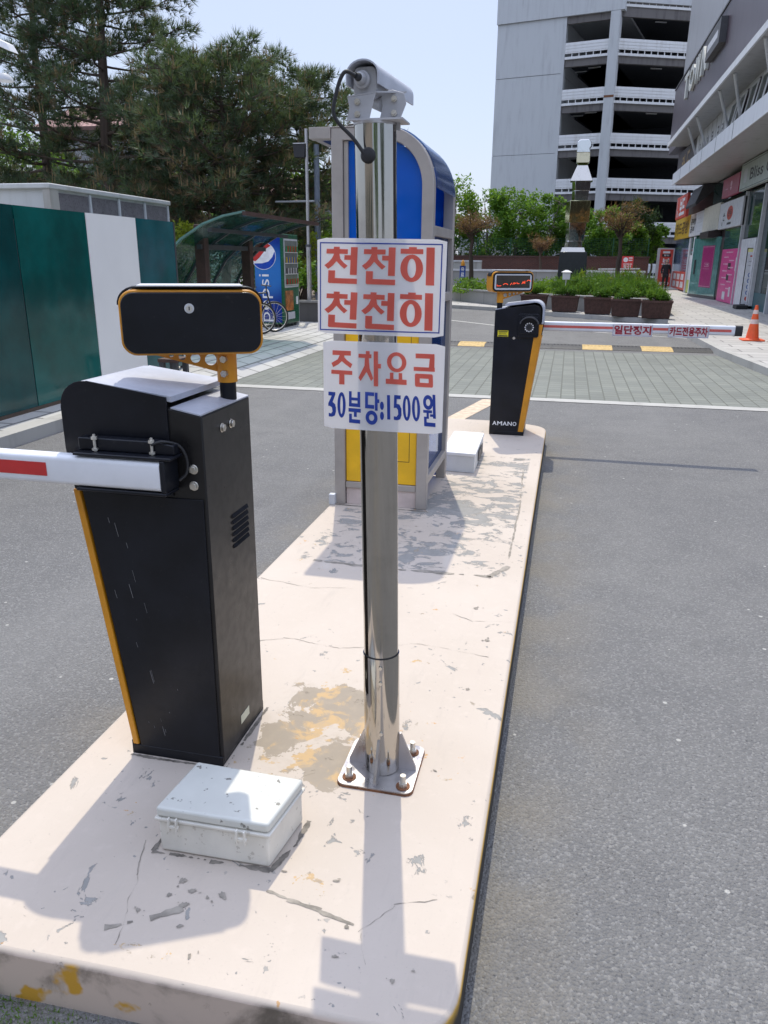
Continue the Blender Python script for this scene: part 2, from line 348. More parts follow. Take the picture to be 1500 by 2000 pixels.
sheet('road_marking', [(-1.25, 8.05), (-1.05, 8.05), (-.72, 9.62), (-.95, 9.62)], .004, PAINTY)
sheet('lane_line', [(-4.6, 24.35), (-1.9, 21.55), (3.0, 19.0), (3.0, 18.92), (-1.95, 21.45), (-4.6, 24.2)], .004, PAINTW)
TILE = m_tiles('pale_pavement_tiles', (.50, .49, .46), (.43, .42, .40), (.17, .165, .155), .60, .30, R(90), .02, .3)
TILE2 = m_tiles('grey_pavement_tiles', (.50, .48, .45), (.40, .385, .36), (.20, .19, .18), .9, .45, 0, .018, .3)
def slab(name, poly, z0, z1, m): mb = MB(); mb.prism(poly, z0, z1, 'xy'); return tag(mb.build(name, m, smooth=0), kind='structure')
slab('left_pavement', [(-4.98, -2), (-4.98, 21.6), (-5.6, 22.6), (-30, 22.6), (-30, -2)], -.2, .12, TILE)
slab('left_kerb', [(-4.80, -2), (-4.80, 8.6), (-4.978, 8.6), (-4.978, -2)], -.2, .124, EDGE)
m = MB(); m.add([(-4.978, 8.602, .1195), (-4.60, 8.602, .1195), (-4.978, 9.4, .1195), (-4.52, 9.6, .0065), (-4.978, 21.6, .1195), (-4.52, 21.8, .0065), (-5.6, 22.6, .1195), (-5.3, 23.0, .0065), (-4.60, 8.602, .0065)], [(0, 1, 3, 2), (2, 3, 5, 4), (4, 5, 7, 6), (1, 8, 3)]); tag(m.build('dropped_kerb', TILE, smooth=0), kind='structure')
slab('left_back_ground', [(-60, 22.85), (-6.2, 22.85), (-8.2, 44), (-60, 60)], -.2, .14, simple('park_soil', (.13, .10, .07), .95, var=.4))
slab('right_pavement', [(3.28, 12.2), (2.95, 15.5), (2.80, 22.3), (2.95, 23.55), (1.35, 24.55), (-.6, 26.1), (-2.45, 28.05), (-4.3, 29.2), (-6.2, 31.2), (-6.2, 60), (30, 60), (30, 9), (4.6, 9)], -.2, .12, TILE2)
slab('right_kerb', [(3.13, 12.2), (2.80, 15.5), (2.64, 22.3), (2.77, 23.47), (1.26, 24.43), (-.7, 25.98), (-2.53, 27.91), (-4.4, 29.06), (-6.3, 31.05), (-6.2, 31.198), (-4.3, 29.198), (-2.45, 28.048), (-.6, 26.098), (1.35, 24.548), (2.948, 23.548), (2.798, 22.3), (2.948, 15.5), (3.278, 12.2), (4.6, 8.998), (4.5, 8.9)], -.2, .124, EDGE)

# traffic island
pol = arc(-.21, 1.27, .10, .13, 0, -75, 6)[::-1]+[(-.11, 2.0)]+arc(-.32, 7.25, .21, .25, 0, 60, 6)+[(-.45, 7.60)]+arc(-1.10, 7.3, .30, .3, 90, 180, 6)+[(-1.40, 2.0), (-1.40, 1.12), (-.85, 1.135)]
mb = MB(); mb.prism(pol, -.1, .14, 'xy'); tag(mb.build('traffic_island', ISL, smooth=30, bevel=.012), kind='structure')
# raised lump of mortar round the booth patch: thin trowelled border
mb = MB(); CEM = simple('bare_cement', (.27, .24, .20), .9, var=.3, scale=20)
def ribbon(mb, pts, wd, z, jit, mi=0, step=.012, gap=.25):
    for i in range(len(pts)-1):
        a, b = Vector(pts[i]), Vector(pts[i+1]); n = max(2, int((b-a).length/step)); d = (b-a).normalized(); q = Vector((-d.y, d.x))
        L = [a.lerp(b, k/n) for k in range(n+1)]; ws = []; j_ = 0; w_ = .5
        for _ in L: j_ = max(-jit, min(jit, j_+rnd.uniform(-.3, .3)*jit)); w_ = max(.06, min(1, w_+rnd.uniform(-.35, .35))); ws.append((wd*w_, j_))
        V = []
        for p, (h, j) in zip(L, ws): V += [(p.x+q.x*(j+h), p.y+q.y*(j+h), z), (p.x+q.x*(j-h), p.y+q.y*(j-h), z)]
        mb.add(V, [(2*k, 2*k+1, 2*k+3, 2*k+2) for k in range(n) if ws[k][0] > gap*wd], mi)
ribbon(mb, [(-.24, 6.05), (-.205, 5.0), (-.195, 3.75)], .006, .1412, .006); ribbon(mb, [(-.195, 3.75), (-.27, 3.58), (-.7, 3.57), (-1.2, 3.585)], .018, .1416, .012); ribbon(mb, [(-.24, 6.05), (-.35, 6.09), (-.58, 6.1)], .012, .142, .008)
ribbon(mb, [(-.62, 1.43), (-.56, 1.415), (-.47, 1.40), (-.38, 1.385)], .007, .1412, .006); ribbon(mb, [(-.50, 1.56), (-.40, 1.53)], .016, .1412, .01); ribbon(mb, [(-.95, 1.235), (-.86, 1.285), (-.80, 1.335)], .012, .1416, .008)
for x, y, s in [(-.40, 1.285, .012), (-.395, 1.37, .01), (-.85, 1.36, .012), (-.80, 1.385, .018), (-.84, 1.41, .016), (-.80, 1.34, .016), (-.72, 1.21, .012), (-.29, 2.0, .012), (-.25, 2.5, .014), (-.22, 2.9, .018), (-.3, 3.2, .02), (-.7, 2.9, .02), (-.66, 3.1, .02), (-.46, 1.5, .012), (-.26, 1.255, .008), (-.22, 1.29, .007), (-.9, 1.3, .01), (-.6, 1.5, .012), (-.72, 1.39, .02), (-.78, 1.28, .012), (-.64, 2.55, .02)]:
    a0 = rnd.uniform(0, 3.1); ex = rnd.uniform(.35, .8)
    for q in range(rnd.randint(1, 4)):
        n = 15; cx, cy, sc = x+rnd.gauss(0, s)*(q > 0), y+rnd.gauss(0, s*.6)*(q > 0), s*(.75 if q == 0 else rnd.uniform(.15, .4)); V = []
        for k in range(n):
            r_ = sc*rnd.uniform(.55, 1.15); a = 6.283*k/n; u, v = r_*math.cos(a), r_*ex*math.sin(a); V.append((cx+u*math.cos(a0)-v*math.sin(a0), cy+u*math.sin(a0)+v*math.cos(a0), .1421+.0002*q))
        mb.add(V, [tuple(range(n))])
for pts in ([(-1.3, 2.6), (-1.05, 2.72), (-.8, 2.69), (-.5, 2.8), (-.2, 2.76)], [(-.9, 1.2), (-.96, 1.4), (-1.0, 1.52)], [(-1.38, 3.3), (-1.1, 3.24), (-.9, 3.28)], [(-.2, 1.5), (-.3, 1.46), (-.36, 1.36), (-.33, 1.28)], [(-.12, 3.1), (-.3, 3.06), (-.4, 3.12)]): ribbon(mb, pts, .0016, .1413, .010, 0, .01, .0)
tag(mb.build('bare_concrete_spots', CEM, smooth=0), kind='structure')

# ------------------------------------------------------------------ barrier gates
ZI = .14
def gate(label, stickers):
    """cabinet in its own frame: x runs from the back edge (0) to the yellow edge (-.42), the display faces +y"""
    t = thing('barrier_gate', label, 'barrier gate')
    m = MB(); m.prism([(0, .012), (0, 1.10), (-.10, 1.118), (-.335, 1.152), (-.385, 1.135), (-.400, 1.09), (-.400, .985), (-.288, .036), (-.288, .012)], .004, .331)
    body = m.build('cabinet', BLACKB, t, bevel=.004)
    m = MB(); m.bb(-.308, -.002, -.002, .337, 0, .034); m.bb(-.312, -.306, -.002, .337, 0, .05); m.build('plinth', BLACK, t, bevel=.003)
    # yellow edge: wide on the display side, narrow on the other
    def band(wd): return [(-.418, .985), (-.306, .036), (-.306+wd*.75, .036), (-.418+wd, .985)]
    m = MB(); m.prism([(-.412, .871), (-.306, .036), (-.286, .036), (-.392, .871)], -.004, .300); m.prism(band(.062), .300, .339); m.build('yellow_edge', ORANGE, t, bevel=.003)
    # hood over the slanting top
    o_ = [(-.085, 1.150), (-.335, 1.182)]+arc(-.343, 1.107, .077, .074, 84, 180, 7)+[(-.420, .99)]
    i_ = [(-.408, .99)]+arc(-.343, 1.107, .065, .062, 180, 84, 7)+[(-.335, 1.169), (-.085, 1.134)]
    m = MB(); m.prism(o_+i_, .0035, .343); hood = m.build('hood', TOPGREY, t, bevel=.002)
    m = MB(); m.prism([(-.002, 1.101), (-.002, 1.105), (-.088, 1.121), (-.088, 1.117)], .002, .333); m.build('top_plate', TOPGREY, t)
    # back (-y) panels
    m = MB(); m.prism([(-.012, .02), (-.010, .866), (-.384, .866), (-.282, .045), (-.282, .02)], -.0005, .003); rs_ = random.Random(5)
    for k in range(18):
        z = .80-.72*rs_.random()**.8; x = -.30+.16*(.8-z)+rs_.gauss(0, .03); l = rs_.uniform(.004, .045); w2 = rs_.uniform(.0003, .0008)
        m.add([(x-w2, -.0011-.00001*k, z), (x+w2, -.0011-.00001*k, z), (x+w2+.2*l, -.0011-.00001*k, z-l), (x-w2+.2*l, -.0011-.00001*k, z-l)], [(0, 1, 2, 3)], 1)
    m.build('service_door', [BLACK, simple('pale_scratch', (.20, .20, .21), .7)], t, bevel=.0015)
    m = MB(); m.prism([(-.098, .872), (-.098, 1.1475), (-.335, 1.1825)]+arc(-.343, 1.107, .0775, .0745, 84, 180, 7)+[(-.4205, .99), (-.406, .872)], -.002, .003); m.build('upper_cover', BLACK, t, bevel=.0015)
    m = MB(); m.prism([(-.004, .03), (-.004, .86), (-.344, .86), (-.244, .03)], .331, .335); m.prism([(-.004, .87), (-.004, 1.096), (-.10, 1.114), (-.332, 1.146), (-.375, 1.128), (-.392, 1.08), (-.398, .98), (-.36, .87)], .331, .336); m.build('front_cover', BLACK, t, bevel=.0015)
    # louvres in the narrow face (x = 0)
    for k in range(6):
        z = .667+.019*k
        m = MB(); m.add([(.0005, .158, z), (.0005, .275, z), (.0005, .275, z+.013), (.0005, .158, z+.013), (.007, .163, z+.003), (.007, .270, z+.003)], [(0, 1, 5, 4), (4, 5, 2, 3), (0, 4, 3), (1, 2, 5)]); m.build('louvre', BLACK, body, smooth=0)
    m = MB(); m.prism(rect(.142, .062, .208, .092), .0004, .0012, 'yz'); m.build('rating_label', simple('cream_label', (.55, .56, .44), .5), t)
    def bolt(a, d, r=.011):
        b = MB(); a = Vector(a); d = Vector(d); b.cyl(a, a+d*.002, r*1.25, n=16); b.cyl(a+d*.002, a+d*.009, r, n=6); b.build('bolt', ZINC, t, bevel=.001)
    for y in (.125, .187): bolt((.0005, y, 1.046), (1, 0, 0))
    for x, z in ((-.034, .952), (-.036, .905)): bolt((x, .0035, z), (0, -1, 0))
    # arm with its clamp
    m = MB(); m.bb(-.345, -.0895, -.0265, -.004, .905, .985); m.bb(-.345, -.075, -.082, -.005, .893, .903); m.bb(-.0895, -.075, -.082, -.0045, .9035, .992); m.bb(-.345, -.055, -.082, -.012, .9925, 1.001); m.prism([(-.345, 1.0015), (-.06, 1.0015), (-.06, 1.028), (-.12, 1.036), (-.345, 1.036)], -.05, -.012); m.build('arm_clamp', BLACK, t, bevel=.003)
    for x in (-.29, -.12):
        b = MB(); b.cyl((x, -.056, 1.0), (x, -.056, 1.048), .004, n=10); b.cyl((x, -.056, 1.034), (x, -.056, 1.042), .0085, n=6); b.cyl((x, -.056, 1.004), (x, -.056, 1.010), .0085, n=6); b.build('clamp_bolt', ZINC, t)
    m = MB(); m.tube(smoothpath([(-.12, -.06, 1.03), (-.09, -.05, 1.038), (-.06, -.02, 1.022), (-.045, -.010, .985), (-.048, -.010, .945), (-.066, -.02, .925)], 5), .004, 8); m.build('arm_cable', RUBBER, t)
    L0, L1 = -.090, -2.10
    m = MB(); m.prism(rrect(-.082, -.030, .905, .988, .014, 4), L1+.06, L0, 'yz'); arm = m.build('arm', ARMW, t)
    m = MB(); m.prism(rrect(-.085, -.027, .902, .991, .014, 4), L1, L1+.0595, 'yz'); m.build('end_cap', RUBBER, arm)
    for k in range(3):
        m = MB(); a = -.43-.6*k; m.bb(a-.3, a, -.0832, -.0825, .929, .967); m.build('red_stripe', REDP, arm)
    STRIP = simple('red_led_strip', (.62, .12, .10), .3)
    m = MB(); m.bb(L1+.09, L0-.06, -.0298, -.0285, .935, .957); m.build('light_strip', STRIP, arm)
    if stickers:
        for s, x0, x1 in (('일단정지', -1.36, -1.02), ('카드전용주차', -1.83, -1.49)):
            m = MB(); m.bb(x0, x1, -.0272, -.0258, .878, .985)
            fr = frame((x1, -.0258, .878), (-1, 0, 0), (0, 0, 1)); wd = x1-x0
            m.flat(fr, [[rect(.004, .004, wd-.004, .103), rect(.006, .006, wd-.006, .101)]], 2, .0004)
            text(m, fr, s, .012, .014, wd-.024, .079, 1, .035); m.build('arm_sticker', [PAPER, INKE, INKB], arm, smooth=0)
    # display head on its post
    m = MB(); m.cyl((-.030, .248, 1.10), (-.030, .248, 1.18), .024, n=24); m.build('post', BLACK, t)
    m = MB(); m.cyl((-.030, .248, 1.158), (-.030, .248, 1.256), .029, n=24); m.build('post_sleeve', ORANGE, t)
    for z in (1.185, 1.226): b = MB(); b.cyl((-.024, .220, z), (-.024, .208, z), .0105, n=6); b.build('sleeve_bolt', ZINC, t)
    # gusset plate with a row of holes
    holes = [(-.075, 1.222, .0165), (-.118, 1.227, .0135), (-.155, 1.232, .010), (-.185, 1.237, .0065)]
    xs = [-.058]+[v for c, _, r in holes for v in (c+r*1.08, c-r*1.08)]+[-.235]
    top, bot = (lambda x: 1.248), (lambda x: 1.187+(-x-.058)*.30)
    m = MB()
    def gp(poly): m.prism(poly, .247, .251)
    for i in range(0, len(xs), 2): gp([(xs[i], bot(xs[i])), (xs[i], top(0)), (xs[i+1], top(0)), (xs[i+1], bot(xs[i+1]))])
    for cx, cz, r in holes:
        a, b = cx+r*1.08, cx-r*1.08; up = arc(cx, cz, r, r, 0, 180, 10); dn = arc(cx, cz, r, r, 0, -180, 10)
        gp([(a, cz), (a, top(0)), (b, top(0)), (b, cz)]+up[::-1]); gp([(a, cz)]+dn+[(b, cz), (b, bot(b)), (a, bot(a))])
    gus = m.build('gusset', ORANGE, t)
    x0, x1, z0, z1 = -.310, .072, 1.246, 1.420
    m = MB(); m.prism(rrect(x0, x1, z0, z1, .04, 7), .165, .300); head = m.build('display_head', ORANGE, t, bevel=.004)
    m = MB(); m.prism(rrect(x0+.006, x1-.006, z0+.006, z1-.006, .036, 7), .156, .165); m.build('back_cover', BLACK, head, bevel=.003)
    m = MB(); m.cyl((-.125, .156, 1.372), (-.125, .152, 1.372), .013, n=24); m.cyl((-.125, .1522, 1.372), (-.125, .150, 1.372), .0085, n=24, mi=1); m.bb(-.1265, -.1235, .149, .1505, 1.3675, 1.3765, 2); m.build('lock', [LGREY, ZINC, RUBBER], head)
    o_ = arc(x0+.042, z1-.04, .048, .048, 180, 90, 7)+arc(x1-.042, z1-.04, .048, .048, 90, 0, 7); i_ = arc(x1-.042, z1-.04, .0425, .0425, 0, 90, 7)+arc(x0+.042, z1-.04, .0425, .0425, 90, 180, 7)
    m = MB(); m.prism(o_+i_, .19, .28); m.prism([(x0+.05, z1+.0085), (x1-.05, z1+.0085), (x1-.05, z1+.0125), (x0+.05, z1+.0125)], .160, .312, 'xz', 1); m.build('visor', [BLACK, LGREY], head, bevel=.0015)
    m = MB(); m.prism(rrect(x0+.008, x1-.008, z0+.008, z1-.008, .034, 7), .300, .307); m.prism(rrect(x0+.022, x1-.022, z0+.022, z1-.022, .02, 5), .3072, .309, 'xz', 1); m.build('bezel', [BLACK, LGREY], head)
    SCR = simple('smoked_screen', (.035, .028, .022), .2, var=.3); LED = emit('red_led', (1, .09, .03), .9)
    m = MB(); m.bb(x0+.036, x1-.036, .309, .3105, z0+.038, z1-.032)
    fr = frame((x1-.036, .3105, z0+.038), (-1, 0, 0), (0, 0, 1))
    def st(p, r=.0026): m.tube([fr(a, b, .001) for a, b in p], r, 5, 1)
    st([(.008, .028), (.008, .016), (.045, .018)]); st(arc(.085, .022, .022, .014, 15, 165, 6)); st([(.128, .024), (.142, .042)]); st([(.152, .028), (.160, .044)]); st([(.168, .030), (.168, .046)]); st([(.168, .038), (.182, .040)]); st([(.19, .048), (.19, .036), (.212, .036)])
    st([(.246, .055), (.240, .040), (.234, .034)]); st([(.244, .048), (.256, .038)]); st([(.262, .060), (.262, .036)]); st([(.250, .048), (.262, .048)]); st(arc(.297, .052, .017, .013, 10, 170, 6))
    m.build('screen', [SCR, LED], head)
    # number-plate camera bulge on the display side
    m = MB(); m.prism(rrect(-.385, -.205, .875, 1.075, .02, 4), .334, .352); m.prism([(-.222, .905), (-.222, .985), (-.24, 1.05), (-.30, 1.07), (-.372, 1.045), (-.376, .905)], .352, .362); cam_ = m.build('plate_camera', BLACK, t, bevel=.004)
    m = MB(); o_ = arc(-.303, .985, .082, .07, 8, 172, 12); i_ = arc(-.303, .985, .074, .06, 172, 8, 12); m.prism(o_+i_, .352, .42); m.build('camera_hood', DKGREY, cam_)
    m = MB(); m.cyl((-.303, .36, .962), (-.303, .372, .962), .030, n=24); m.cyl((-.303, .372, .962), (-.303, .374, .962), .020, n=20, mi=1)
    for k in range(12): a = 6.283*k/12; m.cyl((-.303+.034*math.cos(a), .36, .962+.034*math.sin(a)), (-.303+.034*math.cos(a), .370, .962+.034*math.sin(a)), .0065, n=8, mi=2)
    m.build('lens', [DKGREY, RUBBER, WHITE], cam_)
    m = MB(); m.prism(rect(-.125, .875, -.033, .928), .3362, .3372)
    fr = frame((-.033, .3372, .875), (-1, 0, 0), (0, 0, 1)); m.flat(fr, [rect(.006, .042, .086, .049), rect(.01, .033, .08, .036), rect(.01, .027, .07, .029), rect(.01, .02, .08, .022), rect(.006, .003, .086, .012)], 1); m.build('warning_sticker', [simple('yellow_sticker', (.75, .65, .02), .4), RUBBER], t, smooth=0)
    m = MB(); m.cyl((-.175, .335, .865), (-.175, .341, .865), .012, n=20); m.build('door_lock', ZINC, t)
    m = MB(); fr = frame((-.028, .3352, .088), (-1, 0, 0), (0, 0, 1)); wd = [.043, .05, .043, .045, .04]; x = 0
    for ch, q in zip('AMANO', wd):
        text(m, fr, ch, x, 0, q-.006, .036, 0, .02)
        if ch != 'O':
            for e in (x+.003, x+q-.009): m.flat(fr, [rect(e-.003, 0, e+.004, .005)], 0, .0015)
        x += q
    m.build('lettering', WHITE, t, smooth=0)
    for o in (head, gus):      # the head is turned towards the drivers, about its post
        a = R(26); pv = Vector((-.03, .248, 0)); o.rotation_euler = (0, 0, a); o.location = pv-Matrix.Rotation(a, 3, 'Z') @ pv
    return t
g1 = gate('near black barrier gate behind the grey plastic box, lock on its display back', False); g1.location = (-.93, 1.865, ZI)
g2 = gate('far black barrier gate with lit red display and two stickers on its arm', True); g2.location = (-.615, 7.285, ZI); g2.rotation_euler = (0, 0, math.pi)

# ------------------------------------------------------------------ sign pole with its camera and notices
PB, PT = Vector((-.450, 1.975, ZI)), Vector((-.481, 1.972, 1.945))
pole = thing('sign_pole', 'polished steel pole bolted to the island, carrying two notices', 'pole', PB)
at = lambda z: PB.lerp(PT, (z-ZI)/(PT.z-ZI))
m = MB(); m.cyl(at(ZI+.012), at(.545), .0535, n=48); m.build('lower_sleeve', STEEL, pole)
m = MB(); m.cyl(at(.546), PT, .0505, n=48); m.build('upper_tube', STEEL, pole)
m = MB(); m.cyl(at(.5445), at(.5485), .0512, n=48); m.build('joint_ring', RUBBER, pole)
m = MB(); m.cyl(PT, PT+Vector((0, 0, .006)), .052, n=40); m.build('top_cap', PLATE, pole)
for z in (.47, .30, .52): m = MB(); p = at(z); m.cyl((p.x+.010, p.y-.0525, z), (p.x+.010, p.y-.0575, z), .0055, n=12); m.build('screw', ZINC, pole)
m = MB(); m.prism([(x-.452, y+1.975) for x, y in rrect(-.115, .115, -.115, .125, .025, 5)], ZI+.001, ZI+.011, 'xy'); m.prism([(x-.452, y+1.975) for x, y in rrect(-.1165, .1165, -.1165, .1265, .025, 5)], ZI, ZI+.0065, 'xy', 1); m.build('base_plate', [PLATE, RUST], pole)
for a in (45, 135, 225, 315):
    c, s = math.cos(R(a)), math.sin(R(a)); m = MB(); P0 = Vector((-.450, 1.975, ZI+.011))
    q = Vector((-s, c, 0))*.004; d = Vector((c, s, 0))
    pts = [P0+d*.052, P0+d*.105, P0+d*.105+Vector((0, 0, .012)), P0+d*.058+Vector((0, 0, .125)), P0+d*.052+Vector((0, 0, .125))]
    rot = Matrix.Rotation(R(-45), 4, 'Z')
    pts = [P0+rot @ (p-P0) for p in pts]; q = rot @ q
    m.add([p+q for p in pts]+[p-q for p in pts], [(0, 1, 2, 3, 4), (9, 8, 7, 6, 5)]+[(i, i+5, (i+1) % 5+5, (i+1) % 5) for i in range(5)]); m.build('gusset', PLATE, pole, smooth=0)
for x, y in ((-.535, 1.895), (-.368, 1.89), (-.372, 2.06), (-.536, 2.06)):
    m = MB(); m.cyl((x, y, ZI+.011), (x, y, ZI+.0135), .021, n=20, mi=1); m.cyl((x, y, ZI+.0135), (x, y, ZI+.026), .0135, n=6); m.cyl((x, y, ZI+.026), (x, y, ZI+.05), .0085, n=12); m.build('anchor_bolt', [ZINC, RUST], pole)
m = MB(); p = at(1.875); m.lathe([(.001, 0), (.018, 0), (.018, .004), (.014, .010), (.004, .013)], (0, 0, 0), 20); m.v = [(p.x-.006+v[0], p.y-.0495-v[2], p.z+v[1]) for v in m.v]; m.build('grommet', RUBBER, pole)

camt = thing('security_camera', 'grey bullet camera with sunshield bolted on top of the steel pole', 'camera', PT)
D = Vector((.11, .99, -.005)).normalized(); S = Vector((D.y, -D.x, 0)).normalized(); U = S.cross(D); C0 = Vector((-.500, 1.945, 2.036))
def loc(a, b, c): return C0+D*a*.94+S*b*.88+U*c*.88
m = MB(); prof = rrect(-.033, .033, -.036, .034, .018, 5)
m.add([loc(0, a, b) for a, b in prof]+[loc(.20, a, b) for a, b in prof], [tuple(range(len(prof)-1, -1, -1)), tuple(range(len(prof), 2*len(prof)))]+[(i, (i+1) % len(prof), (i+1) % len(prof)+len(prof), i+len(prof)) for i in range(len(prof))]); m.build('body', CAMGREY, camt, bevel=.002)
o_ = [(-.046, -.012)]+arc(0, .012, .046, .036, 180, 0, 12)+[(.046, -.012)]; i_ = [(.042, -.012)]+arc(0, .012, .042, .032, 0, 180, 12)+[(-.042, -.012)]; sh = o_+i_; n = len(sh)
m = MB(); m.add([loc(-.02, a, b) for a, b in sh]+[loc(.265, a, b) for a, b in sh], [tuple(range(n-1, -1, -1)), tuple(range(n, 2*n))]+[(i, (i+1) % n, (i+1) % n+n, i+n) for i in range(n)]); m.build('sunshield', simple('pale_sunshield', (.47, .49, .54), .4), camt)
m = MB(); m.cyl(loc(.2, 0, 0), loc(.215, 0, 0), .02, n=24); m.build('lens', RUBBER, camt)
m = MB(); m.cyl(loc(0, -.004, .002), loc(-.012, -.004, .002), .019, n=24); m.cyl(loc(-.012, -.004, .002), loc(-.035, -.004, .002), .0135, .012, n=8); m.build('cable_gland', CAMGREY, camt, bevel=.002)
g0 = loc(-.035, -.004, .002)
m = MB(); m.cyl(g0, g0-D*.018, .009, .006, n=14); gp_ = at(1.875)+Vector((-.012, -.058, 0))
e = g0-D*.02
ctl = [e, e+Vector((-.022, -.012, .004)), e+Vector((-.040, -.014, -.035)), e+Vector((-.046, -.012, -.085)), gp_+Vector((-.026, -.008, .035)), gp_+Vector((.0, .002, 0))]
m.tube(smoothpath(ctl), .0045, 10); m.build('cable', RUBBER, camt)
# bracket: two cheeks and a tilted saddle
def cheek(pts, y0, y1): mm = MB(); mm.prism(pts, y0, y1, 'xz'); return mm
zt = PT.z+.006
m = MB()
m.add([(-.545, 1.925, zt), (-.475, 1.915, zt), (-.475, 1.915, zt+.002), (-.545, 1.925, zt+.002)], [(0, 1, 2, 3)])
ck = [(-.543, zt), (-.487, zt+.004), (-.480, zt+.030), (-.472, zt+.058), (-.540, zt+.050), (-.535, zt+.030)]
m.prism(ck, 1.936, 1.939); m.build('rear_cheek', CAMGREY, camt, bevel=.001)
m = MB(); ck2 = [(-.445, zt-.012), (-.420, zt-.018), (-.420, zt+.01), (-.407, zt+.040), (-.412, zt+.062), (-.44, zt+.070), (-.470, zt+.066), (-.464, zt+.035), (-.472, zt+.004)]
m.prism(ck2, 1.972, 1.976); m.build('front_cheek', CAMGREY, camt, bevel=.001)
m = MB(); m.add([(-.540, 1.936, zt+.0505), (-.470, 1.936, zt+.0585), (-.41, 1.99, zt+.066), (-.47, 1.995, zt+.057), (-.540, 1.936, zt+.0535), (-.470, 1.936, zt+.0615), (-.41, 1.99, zt+.069), (-.47, 1.995, zt+.060)], [(3, 2, 1, 0), (4, 5, 6, 7), (0, 1, 5, 4), (1, 2, 6, 5), (2, 3, 7, 6), (3, 0, 4, 7)]); m.build('saddle', CAMGREY, camt)
m = MB(); m.bb(-.53, -.405, 1.925, 2.01, zt, zt+.004); m.build('foot_plate', CAMGREY, camt)
m = MB(); m.cyl((-.46, 1.985, zt+.04), loc(.085, 0, -.03), .018, .020, n=20); m.build('swivel', CAMGREY, camt)
for x, y, z in ((-.515, 1.936, .040), (-.515, 1.936, .014), (-.435, 1.972, .050), (-.435, 1.972, .020)):
    m = MB(); m.cyl((x, y, zt+z), (x, y-.006, zt+z), .0075, n=6); m.cyl((x, y-.006, zt+z), (x, y-.010, zt+z), .004, n=10); m.build('bolt', ZINC, camt)

# --- glyphs, drawn as strokes in a unit box (y down)
G = {}
G['천'] = [rect(.27, 0, .45, .062), rect(.055, .06, .695, .19), [(.29, .185), (.22, .33), (.12, .43), (.01, .51), (.13, .61), (.27, .51), (.37, .39), (.49, .50), (.61, .595), (.71, .51), (.58, .42), (.48, .32), (.45, .185)],
           rect(.785, 0, .985, .755), rect(.60, .22, .79, .35), [(.14, .645), (.345, .645), (.345, .855), (1, .855), (1, 1), (.18, 1), (.145, .975)]]
G['히'] = [rect(.24, 0, .47, .055), rect(0, .05, .66, .18), oring(.335, .56, .33, .365, .125, .255), rect(.75, 0, .99, 1)]
G['주'] = [rect(.05, 0, .93, .135), [(.40, .13), (.30, .26), (0, .38), (.09, .50), (.35, .40), (.50, .31), (.68, .40), (.92, .50), (1, .38), (.74, .27), (.62, .19), (.62, .13)], rect(0, .58, 1, .70), rect(.38, .69, .63, 1)]
G['차'] = [rect(.33, 0, .50, .095), rect(0, .09, .58, .20), [(.29, .195), (.27, .42), (0, .78), (.09, .88), (.36, .60), (.56, .86), (.66, .78), (.50, .50), (.46, .195)], rect(.68, 0, .87, 1), rect(.86, .35, 1, .48)]
G['요'] = [oring(.53, .31, .47, .31, .26, .20), rect(.20, .64, .37, .85), rect(.62, .64, .79, .85), rect(0, .84, 1, 1)]
G['금'] = [rect(.10, 0, 1, .14), [(.77, .13), (1, .13), (.98, .41), (.72, .41)], rect(0, .40, 1, .52), [rrect(.05, .90, .60, 1.0, .06, 3), rrect(.28, .70, .74, .87, .02, 3)]]
G['3'] = [[(0, 0), (.9, 0), (.9, .1), (.56, .40), (.88, .48), (1, .62), (1, .78), (.86, .94), (.5, 1), (.07, 1), (.07, .85), (.38, .87), (.56, .78), (.48, .62), (.2, .57), (0, .57), (0, .46), (.44, .15), (0, .15)]]
G['0'] = [oring(.5, .5, .5, .5, .16, .36)]
G['분'] = [rect(.03, 0, .25, .48), rect(.73, 0, .95, .48), rect(.24, .19, .74, .28), rect(.03, .37, .95, .482), rect(0, .53, 1, .65), rect(.44, .645, .68, .80), rect(.05, .71, .28, 1), rect(.05, .88, .95, 1.002)]
G['당'] = [rect(0, 0, .70, .11), rect(0, .0, .22, .50), rect(0, .385, .70, .502), rect(.76, 0, .97, .55), rect(.96, .20, 1.10, .31), oring(.5, .78, .46, .22, .20, .10)]
G[':'] = [arc(.5, .25, .5, .22, 0, 360, 16)[:-1], arc(.5, .78, .5, .22, 0, 360, 16)[:-1]]
G['1'] = [rect(0, 0, 1, 1)]
G['5'] = [[(.10, 0), (.92, 0), (.92, .15), (.42, .15), (.40, .34), (.75, .36), (1, .52), (1, .78), (.82, .95), (.45, 1), (.02, .99), (.02, .85), (.38, .86), (.58, .76), (.55, .58), (.35, .50), (.03, .52)]]
G['원'] = [oring(.40, .25, .40, .23, .17, .11), rect(0, .49, .70, .58), rect(.26, .575, .44, .76), rect(.77, 0, .99, .74), rect(.54, .61, .78, .69), rect(.05, .70, .26, 1), rect(.05, .875, .95, 1.002)]
